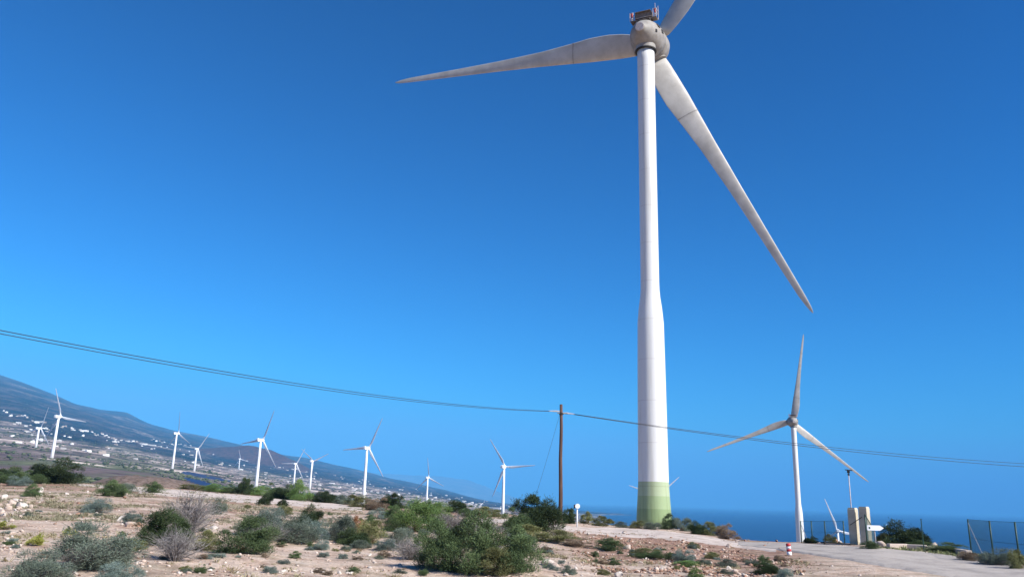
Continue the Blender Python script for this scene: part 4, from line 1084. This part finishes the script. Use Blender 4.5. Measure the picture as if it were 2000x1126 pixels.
def rock(px, py, wpx, mm, label, grp=None, hs_=1.0, r=random):
    q = spot(px, py); dep = float(q @ FW); s_ = wpx * dep / F
    o = obj('rock', r.choice(RM[mm])); o.location = (q[0], q[1], q[2] + s_ * .12); o.scale = (s_, s_, s_ * hs_); o.rotation_euler = (r.uniform(-.2, .2), r.uniform(-.2, .2), r.uniform(0, 6.3)); return tag(o, label, 'rock', grp)
for a in ((80, 963, 16, 'rockwhite', 'white pointed stone standing on the dark soil below the skyline bush', None, 1.5), (42, 990, 20, 'rockwhite', 'large whitish block at the top of the stone heap', None, 1.3), (8, 975, 12, 'rockwhite', 'pale leaning stone slab at the picture edge', None, 1.8),
          (20, 985, 22, 'rock', 'pinkish block beside the whitish one on the stone heap', None, 1.0), (130, 1014, 20, 'rockwhite', 'flat whitish stone on open sand', None, .5), (236, 1018, 18, 'rockwhite', 'white upright stone left of the round tuft', None, 1.3),
          (252, 1028, 22, 'rock', 'orange-pink boulder below the round tuft', None, .8), (272, 1027, 20, 'rockred', 'reddish boulder next to the orange-pink one', None, .8), (66, 935, 12, 'rockwhite', 'pale stone on the skyline before the dark bush', None, .7),
          (138, 944, 16, 'rockwhite', 'pale stone pair at the foot of the large dark skyline bush', None, .7), (420, 1032, 16, 'rockwhite', 'white stone between the dead shrub and the mound bush', None, .9), (428, 1054, 18, 'rock', 'tan boulder at the left end of the mound bush', None, .9),
          (636, 1047, 26, 'rockwhite', 'pale arched stone under the grey-green thicket', None, .7), (660, 1054, 14, 'rockwhite', 'white stone beside the pale arched one', None, .8), (1070, 1102, 28, 'rockwhite', 'bright white flat stone right of the foreground trio', None, .6), (1084, 1108, 18, 'rock', 'brown-sided stone under the bright white flat one', None, .9),
          (1218, 1042, 9, 'rockwhite', 'small white stone at the edge of the track before the tower', None, .9), (1226, 1071, 18, 'rock', 'rounded pink boulder on the rubble slope', None, .8), (1210, 1126, 16, 'rockwhite', 'white pointed stone at the lower edge', None, 1.3),
          (1389, 1100, 9, 'rockwhite', 'small white stone right of the teal dome bush', None, .9), (1424, 1112, 14, 'rockwhite', 'pale boulder in the orange rubble', None, .9), (1436, 1118, 14, 'rock', 'tan boulder below the pale one in the rubble', None, .9), (1454, 1124, 14, 'rockwhite', 'pale boulder nearest the lower edge in the rubble', None, .9),
          (1642, 1056, 12, 'rockwhite', 'white rock just left of the gate pillars', None, .9), (1632, 1058, 14, 'rockred', 'brown rock left of the white one by the gate pillars', None, 1.1), (1721, 1064, 8, 'rockwhite', 'small white stone by the sign post', None, .8),
          (1736, 1060, 34, 'rockred', 'reddish rock outcrop left of the big dark round bush', None, .6), (1722, 1067, 20, 'rock', 'tan rock between the sign and the reddish outcrop', None, .9), (1829, 1070, 30, 'rock', 'tall jagged rock right of the lone fence post', None, 1.0), (1842, 1070, 18, 'rock', 'narrow rock attached to the jagged one', None, 1.3),
          (1934, 1076, 9, 'rockwhite', 'small white stone near the second post of the mesh fence', None, .9), (1985, 1076, 9, 'rockwhite', 'small pale stone near the last post of the mesh fence', None, 1.2), (1814, 1071, 16, 'rock', 'low rock at the left side of the jagged one', None, .7)):
    rock(*a)
rs = random.Random(8); n_ = 0
ZN = [  # x0,x1,y0,y1,count,mats,size,label,group
    (0, 60, 975, 1020, 26, ('rockwhite', 'rock'), (7, 15), 'pinkish stone of the heap at the picture edge', 'stones of the pinkish heap'),
    (0, 45, 1035, 1080, 26, ('rockwhite', 'rock'), (6, 12), 'stone of the lower pinkish pile on the sand', 'stones of the lower pinkish pile'),
    (60, 330, 960, 1050, 55, ('rockwhite', 'rock', 'rock', 'rockred'), (4, 10), 'loose pale stone among the tufts before the dead shrub', 'loose stones before the dead shrub'),
    (380, 760, 1000, 1040, 22, ('rock', 'rockwhite'), (4, 9), 'loose tan stone behind the thicket', 'loose stones behind the thicket'),
    (100, 800, 1085, 1124, 26, ('rockwhite', 'rock'), (5, 11), 'loose pale stone on the open front sand', 'loose stones on the front sand'),
    (540, 690, 1113, 1121, 18, ('rockwhite',), (6, 13), 'whitish stone of the low line at the lower edge', 'stones of the low whitish line'),
    (1090, 1240, 1038, 1056, 26, ('rock', 'rockred', 'rockwhite'), (4, 9), 'loose stone of the bank below the dirt track', 'stones of the bank below the track'),
    (1060, 1300, 1075, 1124, 40, ('rock', 'rockwhite'), (4, 11), 'loose pale stone on the slope right of the trio', 'loose stones right of the trio'),
    (1300, 1530, 1056, 1124, 60, ('rockred', 'rockred', 'rock'), (4, 11), 'reddish stone of the rubble slope beside the road', 'reddish stones of the rubble slope'),
    (1720, 1890, 1063, 1080, 14, ('rock', 'rockwhite'), (3, 7), 'small stone along the kerb wall beyond the road', 'stones along the kerb wall'),
]
for x0, x1, y0, y1, c_, ms, sz, lab, gp in ZN:
    for _ in range(c_):
        rock(rs.uniform(x0, x1), rs.uniform(y0, y1), rs.uniform(*sz), rs.choice(ms), lab, gp, rs.uniform(.6, 1.1), rs)

# ------------------------------------------------------------------ countless small stuff
def scatter(name, n, arrs, region, size, mt, label, zup=.1, seed=1, squash=(.5, 1.0), dens=None, tint=False):
    rg = np.random.default_rng(seed); Vs = []; Fs = []; Ts = []; o = 0; got = 0
    px = rg.uniform(region[0], region[1], n * 4); dd = np.exp(rg.uniform(math.log(region[2]), math.log(region[3]), n * 4))
    a = np.interp(px, _hx, _haz); X = dd * np.sin(a); Y = dd * np.cos(a); Z = height(X, Y)
    keep = np.ones(len(px), bool)
    if dens is not None: keep = rg.random(len(px)) < dens(X, Y, px, dd)
    idx = np.nonzero(keep)[0][:n]
    for i in idx:
        V, Fq = arrs[rg.integers(len(arrs))]; s_ = size[0] * (size[1] / size[0]) ** (rg.random() ** 2.2); an = rg.uniform(0, 6.28); c, s2 = math.cos(an), math.sin(an)
        W = V * np.array([s_, s_, s_ * rg.uniform(*squash)]); W = np.stack([W[:, 0] * c - W[:, 1] * s2 + X[i], W[:, 0] * s2 + W[:, 1] * c + Y[i], W[:, 2] + Z[i] + s_ * zup], 1)
        Vs.append(W); Fs.append(Fq + o); o += len(V); Ts.append(np.full(len(V), rg.random()))
    me = npmesh(name, np.concatenate(Vs), np.concatenate(Fs), mt, np.concatenate(Ts))
    return tag(obj(name, me), label, None, None, 'stuff')
gm_ = mat('gravel', (.5, .4, .33), .95, .1); tt = NT(gm_); a_ = tt.n('ShaderNodeAttribute', attribute_name='tint')
tt.base(tt.ramp(a_.outputs['Color'], [(0, (.17, .10, .07)), (.3, (.38, .27, .21)), (.8, (.52, .41, .34)), (1, (.68, .60, .53))]))
def not_road(X, Y, px, d):
    e_ = -height(X, Y) / d
    k = np.where(px > 1440, 1, 0)
    roadish = (px > 1460) & (d > np.interp(px, [1460, 1600, 2000], [38, 31, 24]))
    return np.where(roadish, .02, 1.0)
def dens_g(X, Y, px, d):
    cl = sm(-.15, .35, fbm(X / 3.1, Y / 3.1, 3))
    return (.15 + .85 * cl) * not_road(X, Y, px, d)
scatter('gravel', 10000, RAS, (-150, 2100, 13, 95), (.02, .13), gm_, 'small loose stones strewn over the sandy ground', .1, 5, (.5, 1.0), dens_g)
gr2 = mat('red_gravel', (.3, .2, .15), .95, .1); tt = NT(gr2); a_ = tt.n('ShaderNodeAttribute', attribute_name='tint')
tt.base(tt.ramp(a_.outputs['Color'], [(0, (.12, .065, .045)), (.5, (.32, .19, .13)), (.85, (.46, .31, .24)), (1, (.62, .52, .44))]))
scatter('gravel', 3400, RAS, (1120, 1560, 24, 52), (.035, .19), gr2, 'reddish rubble covering the slope beside the road', .12, 6, (.5, 1.1), lambda X, Y, px, d: not_road(X, Y, px, d) * sm(-.2, .3, fbm(X / 2.5, Y / 2.5, 2)) * (d < np.interp(px, [1120, 1300, 1450, 1560], [56, 50, 40, 32])))
# low herbs: mini clumps of blades
def herb(seed, n=16):
    rg = np.random.default_rng(seed); P = np.zeros((n, 3)); P[:, :2] = rg.normal(size=(n, 2)) * .22; D = rg.normal(size=(n, 3)) * .6; D[:, 2] = np.abs(D[:, 2]) + .7; D /= np.linalg.norm(D, axis=1, keepdims=True)
    return leaves(P, D, .8, .16, rg)
HA = [herb(k) for k in range(6)]
def dens_h(X, Y, px, d):
    return sm(.0, .45, fbm(X / 5.3 + 40, Y / 5.3, 3)) * not_road(X, Y, px, d) * (.9 - .75 * (1 - sm(21, 28, d))) + .01
scatter('undergrowth', 11000, HA, (-150, 1600, 14, 98), (.05, .24), leafm('herb_leaves', (.17, .13, .07), (.36, .32, .20)), 'low dry herbs and grass patches between the shrubs', -.02, 7, (.35, .7), dens_h)
scatter('undergrowth', 9000, HA, (-150, 1080, 32, 98), (.08, .34), leafm('brush_leaves', (.11, .10, .055), (.27, .25, .17)), 'low grey-brown brush between the shrubs farther back', -.02, 17, (.35, .7), lambda X, Y, px, d: sm(-.05, .3, fbm(X / 3.5 + 9, Y / 6., 4)))
scatter('undergrowth', 5000, HA, (1690, 2150, 36, 60), (.08, .35), leafm('verge_leaves', (.07, .10, .03), (.26, .27, .12)), 'green and dry weeds along the verge beyond the road', -.02, 9, (.35, .8), lambda X, Y, px, d: (d > np.interp(px, [1690, 1800, 2000, 2150], [44, 41, 34.5, 31])) * 1.0)
# far scrub on the slopes
bl_ = [rock_arrays(130 + k, 1) for k in range(4)]
fs = leafm('far_scrub', (.03, .04, .02), (.10, .11, .05))
scatter('scrub', 18000, bl_, (-100, 1250, 220, 7000), (1.2, 9.0), fs, 'dark scrub dotted over the far slopes', .15, 12, (.5, .8), lambda X, Y, px, d: sm(-.2, .3, fbm(X / 260., Y / 260., 3)) * (height(X, Y) > SEA + 3))
